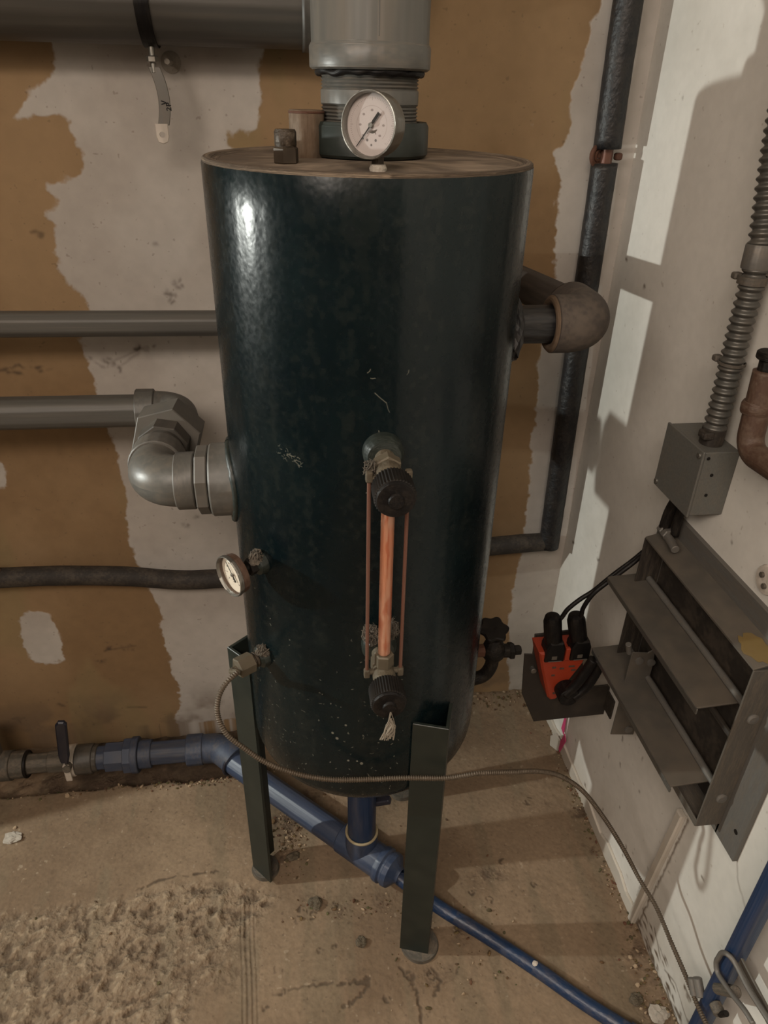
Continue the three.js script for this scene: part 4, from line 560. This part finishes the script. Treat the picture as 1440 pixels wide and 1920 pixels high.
{
  const z = -0.075, t = thing('mounting_bracket', 'dark steel bracket plate sticking out beside the louvre and holding the orange actuator', 'bracket', [0.43, 0.36, -0.1]);
  part('plate', plate([[0.0, 0.192], [0.008, 0.084], [0.044, 0.0], [0.221, 0.005], [0.221, 0.054], [0.192, 0.09], [0.147, 0.088], [0.125, 0.16], [0.108, 0.247], [0.015, 0.241], [0.017, 0.19]], 0.004, [0.329, 0.276, -0.102], [1, 0, 0], [0, 1, 0], 0.001), M.bracket, t);
  part('wall_tab', box([0.5245, 0.326, -0.085], [0.004, 0.05, 0.04], 0.001), M.bracket, t);
  const a = thing('actuator', 'orange electric actuator with two black cable plugs on the dark bracket', 'actuator', [0.39, 0.4, -0.07]);
  part('housing', plate([[-0.004, 0.126], [0.006, 0.086], [0.029, 0.008], [0.036, 0.0], [0.049, 0.002], [0.055, 0.024], [0.087, 0.09], [0.094, 0.114], [0.085, 0.127]], 0.05, [0.34, 0.39, -0.0955], [1, 0, 0], [0, 1, 0], 0.004), M.orange, a);
  for (const [x, y, w] of [[0.37, 0.478, 0.008], [0.386, 0.474, 0.009], [0.371, 0.458, 0.007], [0.405, 0.478, 0.012], [0.41, 0.468, 0.009], [0.38, 0.41, 0.006]]) part('slot', box([x, y, -0.0452], [w, 0.0045, 0.001], 0.0004), M.brownPipe, a);
  part('divider', box([0.3905, 0.512, -0.044], [0.009, 0.03, 0.008], 0.002), M.orange, a);
  for (const [x, dx] of [[0.3655, -0.013], [0.4155, -0.019]]) {
    const p = part('plug', [plate([[-0.0185, 0], [0.0185, 0], [0.0185, 0.03], [0.013, 0.046], [-0.013, 0.046], [-0.0185, 0.03]], 0.034, [x, 0.497, -0.072], [1, 0, 0], [0, 1, 0], 0.003), lathe([[0, 0], [0.0155, 0], [0.0168, 0.006], [0.0168, 0.055], [0.0135, 0.066], [0.005, 0.07], [0, 0.07]], [x - 0.001, 0.53, -0.056], [x + dx, 0.6, -0.056], 28)], M.black, a);
    part('print', box([x, 0.5005, -0.0377], [0.026, 0.0018, 0.0006], 0.0002), M.galvanised, p, 'pale printed line'); part('print', box([x - 0.002, 0.509, -0.0377], [0.01, 0.008, 0.0006], 0.0002), M.galvDull, p, 'small pale print');
  }
  const ck = part('crank', rod([0.398,0.426,-0.044], [0.398,0.426,-0.014], 0.021), M.black, a, 'black crank hub'); part('crank_bar', sweep([[0.389,0.43,-0.02],[0.408,0.455,-0.02],[0.429,0.505,-0.02],[0.433,0.516,-0.02]], 0.0098, { n: 30, seg: 16 }), M.black, ck); part('crank_bar', sweep([[0.408,0.42,-0.02],[0.429,0.443,-0.02],[0.446,0.494,-0.02],[0.445,0.507,-0.02],[0.435,0.516,-0.02]], 0.0088, { n: 30, seg: 16 }), M.black, ck);
  part('screw', rod([0.35, 0.43, -0.099], [0.35, 0.43, -0.088], 0.006), M.steel, a);
  const end = [[0.423,0.646,-0.058],[0.457,0.677,-0.062],[0.488,0.704,-0.064],[0.507,0.722,-0.066]];
  const k1 = thing('black_cable', 'thin black cable curving out of the nearer actuator plug to the louvre', 'cable', [0.38, 0.54, z]); part('sheath', sweep([[0.355,0.582,-0.056],[0.369,0.588,-0.056],[0.38,0.609,-0.056],[0.401,0.63,-0.057], ...end], 0.0042, { n: 60, seg: 14 }), M.black, k1); k1.userData.label = 'thin black cable from the actuator plug farther from the white wall';
  const k2 = thing('black_cable', 'thin black cable from the actuator plug nearer the white wall', 'cable', [0.42, 0.54, z]); part('sheath', sweep([[0.399,0.586,-0.056],[0.405,0.597,-0.05],[0.404,0.619,-0.045],[0.417,0.651,-0.044],[0.451,0.681,-0.048],[0.481,0.708,-0.05],[0.503,0.724,-0.056]], 0.0042, { n: 60, seg: 14 }), M.black, k2);
}
// ------------------------------------------------------------------ blue drain line on the floor
{
  const y = 0.062, z = -0.292, t = thing('drain_line', 'dusty blue plastic drain line with unions, bend and tee under the tank', 'pipe', [-0.2, 0.0, -0.2]);
  const X = (a, b, r, m, n) => part(n, rod([a, y, z], [b, y, z], r, { seg: 36 }), m, t);
  X(-0.612, -0.345, 0.027, M.blueDusty, 'pipe'); X(-0.513, -0.497, 0.042, M.blueDusty, 'union_flange'); part('union_nut', hexnut([-0.53, y, z], [-0.5, y, z], 0.0415, 8, 0.39), M.blueDusty, t); part('union_tail', hexnut([-0.572, y, z], [-0.528, y, z], 0.0345, 8, 0.39), M.blueDusty, t); X(-0.497, -0.468, 0.033, M.blueDusty, 'union_collar'); X(-0.388, -0.35, 0.0365, M.blueDusty, 'elbow_socket');
  part('elbow', bend([-0.37, y, z], [-0.312, y, z], [-0.275, 0.054, z + 0.036], 0.034, 0.05), M.blueDusty, t);
  part('diagonal_pipe', rod([-0.31, 0.052, -0.284], [-0.03, 0.052, -0.018], 0.0275, { seg: 40 }), M.blue, t);
  part('elbow_rim', ring([-0.279, 0.051, -0.254], [0.72, 0, 0.69], 0.0305, 0.0035), M.navy, t);
  const d = new THREE.Vector3(0.725, 0, 0.688), C = new THREE.Vector3(-0.002, 0.052, 0.003), at = (s) => C.clone().addScaledVector(d, s);
  part('tee', [rod(at(-0.05), at(0.058), 0.0335, { seg: 40 }), rod([C.x, 0.05, C.z], [C.x, 0.112, C.z], 0.0335, { seg: 40 })], M.blue, t);
  part('glue_ring', ring([C.x, 0.112, C.z], [0, 1, 0], 0.0312, 0.0028), M.glue, t, 'cream glue ring');
  part('riser', rod([C.x, 0.1, C.z], [C.x, 0.386, C.z], 0.0285, { seg: 40 }), M.blueHose, t);
  part('riser_lever', [box([C.x + 0.034, 0.205, C.z + 0.004], [0.05, 0.013, 0.016], 0.004, [0, -0.3, 0.45])], M.navy, t);
  part('reducer', [lathe([[0.02, 0], [0.0365, 0], [0.0375, 0.003], [0.0375, 0.012], [0.034, 0.016], [0.034, 0.02], [0.0365, 0.022], [0.035, 0.032], [0.018, 0.044], [0.0155, 0.05]], at(0.05), at(1), 40)], M.blue, t);
}
{
  const y = 0.062, z = -0.292, t = thing('ball_valve', 'old ball valve with a navy lever and pale band on the floor pipe', 'valve', [-0.64, 0, z]); const X = (a, b, r, m, n) => part(n, rod([a, y, z], [b, y, z], r, { seg: 36 }), m, t);
  X(-0.7, -0.6, 0.025, M.greyFit, 'body'); X(-0.6375, -0.6, 0.0345, M.pvcDark, 'body_nut'); X(-0.604, -0.59, 0.0305, M.pvcDark, 'end_collar'); X(-0.658, -0.638, 0.0365, M.valveWhite, 'pale_band');
  part('stem', rod([-0.647, y + 0.01, z + 0.005], [-0.647, y + 0.022, z + 0.047], 0.009), M.greyFit, t); part('grip_plate', box([-0.649, y + 0.004, z + 0.04], [0.014, 0.05, 0.006], 0.002), M.valveWhite, t);
  part('lever', plate([[-0.009, 0], [0.006, -0.004], [0.013, 0.02], [0.026, 0.118], [0.022, 0.126], [0.01, 0.127], [0.002, 0.117], [-0.01, 0.02]], 0.011, [-0.643, y + 0.05, z + 0.043], [1, 0, 0], [0, 1, 0], 0.003), M.navy, t, 'navy lever');
  const o = thing('pipe_fitting', 'dirty grey pipe fitting on the floor pipe beyond the ball valve', 'fitting', [-0.77, 0, z]); const Y = (a, b, r, m, n) => part(n, rod([a, y, z], [b, y, z], r, { seg: 36 }), m, o);
  Y(-0.76, -0.695, 0.0225, M.greyFit, 'tube'); Y(-0.79, -0.745, 0.0305, M.greyFit, 'collar'); part('tee_body', [bend([-0.78, y, z], [-0.83, y, z], [-0.84, y + 0.09, z - 0.02], 0.034, 0.03), rod([-0.95, y, z], [-0.82, y, z], 0.03)], M.greyFit, o); part('dark_ring', ring([-0.748, y, z], [1, 0, 0], 0.028, 0.004), M.black, o);
}
{
  const t = thing('water_pipe', 'thin bright blue plastic pipe crossing the floor and rising against the white wall', 'pipe', [0.3, 0, 0.25]);
  part('floor_run', sweep([[0.042, 0.048, 0.044], [0.075, 0.042, 0.076], [0.15, 0.024, 0.117 + 0.018], [0.2115, 0.017, 0.1805], [0.295, 0.016, 0.2535], [0.371, 0.016, 0.3262], [0.44, 0.016, 0.385]], 0.0135, { n: 60, seg: 28 }), M.blueHose, t);
  part('elbow', bend([0.43, 0.016, 0.377], [0.497, 0.016, 0.432], [0.497, 0.08, 0.432], 0.0165, 0.018), M.blueHose, t);
  part('riser', rod([0.497, 0.05, 0.432], [0.499, 1.0, 0.4345], 0.0143, { seg: 32 }), M.blueHose, t);
  part('splash', blob([0.297, 0.0285, 0.2545], [0.0055, 0.0022, 0.005], 21, 2, 0.3), M.valveWhite, t, 'white paint spot');
}
{
  const t = thing('conduit_clamp', 'grey metal hanger clamp with a looped wire beside the rising blue pipe', 'clamp', [0.49, 0.28, 0.45]);
  part('wire_loop', sweep([[0.478,0.342,0.516],[0.478,0.338,0.497],[0.478,0.326,0.472],[0.478,0.319,0.452],[0.478,0.316,0.436],[0.478,0.326,0.428],[0.478,0.339,0.428],[0.478,0.356,0.43],[0.478,0.37,0.441],[0.482,0.368,0.45],[0.482,0.368,0.484],[0.482,0.375,0.52],[0.482,0.38,0.543]], 0.0037, { n: 110, seg: 14 }), M.galvanised, t);
  part('angle_bar', plate([[-0.004, -0.021], [0.097, -0.023], [0.105, -0.004], [0.068, -0.001], [0.0, 0.0]], 0.004, [0.497,0.370,0.442], [0, 0, 1], [0, 1, 0], 0.001), M.galvDull, t);
  part('jaw', [rod([0.487,0.276,0.440], [0.487,0.323,0.468], 0.0085), rod([0.487,0.247,0.446], [0.487,0.246,0.462], 0.009)], M.greyFit, t); part('wing_bolt', rod([0.487,0.246,0.462], [0.487,0.267,0.470], 0.0042), M.castBlack, t);
  part('saddle', [rod([0.484, 0.235, 0.404], [0.484, 0.218, 0.424], 0.0075), rod([0.476, 0.232, 0.402], [0.476, 0.216, 0.42], 0.0055)], M.galvanised, t);
}
// ------------------------------------------------------------------ trim and bits
{
  const g = plate([[0, 0], [0.017, 0], [0.047, 0.372], [0.03, 0.372]], 0.012, [XR + 0.001, 0.002, 0.176], [0, 0, 1], [0, 1, 0], 0.0025); struct('trim_1', g, M.oldWhite);
  const sh = [[0, 0]]; const r = rng(44); for (let i = 0; i <= 16; i++) sh.push([i * 0.0335, 0.034 + r() * 0.014]); sh.push([0.536, 0]); struct('baseboard_right', plate(sh, 0.006, [XR, -0.004, -0.36], [0, 0, 1], [0, 1, 0], 0.001), M.oldWhite);
  const t = thing('pink_tape', 'torn strip of bright pink tape in the corner at the floor', 'tape', [0.515, 0.06, -0.2]);
  part('strip', [plate([[0, 0], [0.016, -0.01], [0.035, 0.05], [0.022, 0.062], [0.012, 0.03]], 0.002, [0.514, 0.03, -0.24], [0, 0, 1], [0, 1, 0], 0.0004), plate([[0, 0], [0.018, -0.004], [0.012, 0.05], [0.006, 0.052]], 0.002, [0.522, 0.07, -0.255], [0, 0, 1], [0, 1, 0], 0.0004)], M.pink, t);
  const w = thing('paper_scrap', 'crumpled pale paper scrap under the pink tape in the corner', 'paper', [0.505, 0, -0.24]); part('sheet', plate([[0, 0], [0.03, 0.01], [0.034, 0.045], [0.014, 0.056], [-0.004, 0.03]], 0.003, [0.505, 0.004, -0.262], [0.3, 0, 0.954], [0, 1, 0], 0.0006), M.whiteBit, w);
  const stones = [[-0.02, 0.165, 0.0105, 'dark round pebble alone in front of the tank', M.stone], [-0.75, -0.142, 0.0125, 'pale flat chip of concrete on the rough floor', M.whiteBit], [0.5, 0.352, 0.0135, 'broken pale concrete chip below the wall by the blue pipe', M.whiteBit], [0.47, 0.325, 0.009, 'small brown pebble by the wall near the blue pipe bend', M.stone], [-0.105, 0.078, 0.012, 'dark clod of dirt near the tank drain tee', M.stone], [-0.145, -0.03, 0.009, 'small dark clod beside the tank leg in the dirt', M.stone]];
  stones.forEach(([x, z, s, label, m], i) => { const o = thing('stone', label, 'stone', [x, 0, z]); part('body', blob([x, floorY(x, z) + s * 0.35, z], [s * (1 + 0.5 * (i % 2)), s * (m === M.whiteBit ? 0.4 : 0.66), s], 40 + i, 3, 0.75), m, o); const b = o.children[0]; o.remove(b); b.position.copy(o.position); b.name = o.name; b.userData = o.userData; scene.remove(o); scene.add(b); });
  // loose grit nobody could count
  const rr = rng(321), N = 1500, grit = new THREE.InstancedMesh(new THREE.IcosahedronGeometry(1, 0), new THREE.MeshStandardMaterial({ roughness: 0.95 }), N), m4 = new THREE.Matrix4(), col = new THREE.Color();
  const spots = [[-0.36,-0.262,0.2,0.03,0.28],[-0.6,-0.262,0.4,0.03,0.12],[-0.15,-0.08,0.05,0.11,0.12],[0.515,0.0,0.02,0.4,0.14],[0.5,0.33,0.05,0.12,0.1],[0.42,-0.41,0.2,0.03,0.08],[-0.02,0.09,0.16,0.04,0.06],[0.15,0.2,0.16,0.1,0.05],[-0.05,0.1,1.1,0.9,0.05]];
  for (let i = 0; i < N; i++) {
    let p = rr(), s = spots[0]; for (const q of spots) { if (p < q[4]) { s = q; break; } p -= q[4]; }
    const x = Math.min(0.523, s[0] + (rr() + rr() - 1) * s[2]), z = Math.max(-0.43, s[1] + (rr() + rr() - 1) * s[3]), k = 0.0009 + rr() * rr() * 0.004;
    m4.compose(new THREE.Vector3(x, floorY(x, z) + k * 0.4, z), new THREE.Quaternion().setFromEuler(new THREE.Euler(rr() * 6, rr() * 6, rr() * 6)), new THREE.Vector3(k * (0.7 + rr()), k * 0.7, k * (0.7 + rr()))); grit.setMatrixAt(i, m4);
    const l = rr(); grit.setColorAt(i, col.setRGB(...(l < 0.72 ? [0.07 + rr() * 0.05, 0.045 + rr() * 0.03, 0.028] : [0.3, 0.22, 0.14]), THREE.LinearSRGBColorSpace));
  }
  grit.name = 'grit'; grit.userData = { label: 'loose dark soil and grit scattered over the concrete floor', category: 'grit', kind: 'stuff' }; grit.castShadow = grit.receiveShadow = true; scene.add(grit);
}

renderer.render(scene, camera);
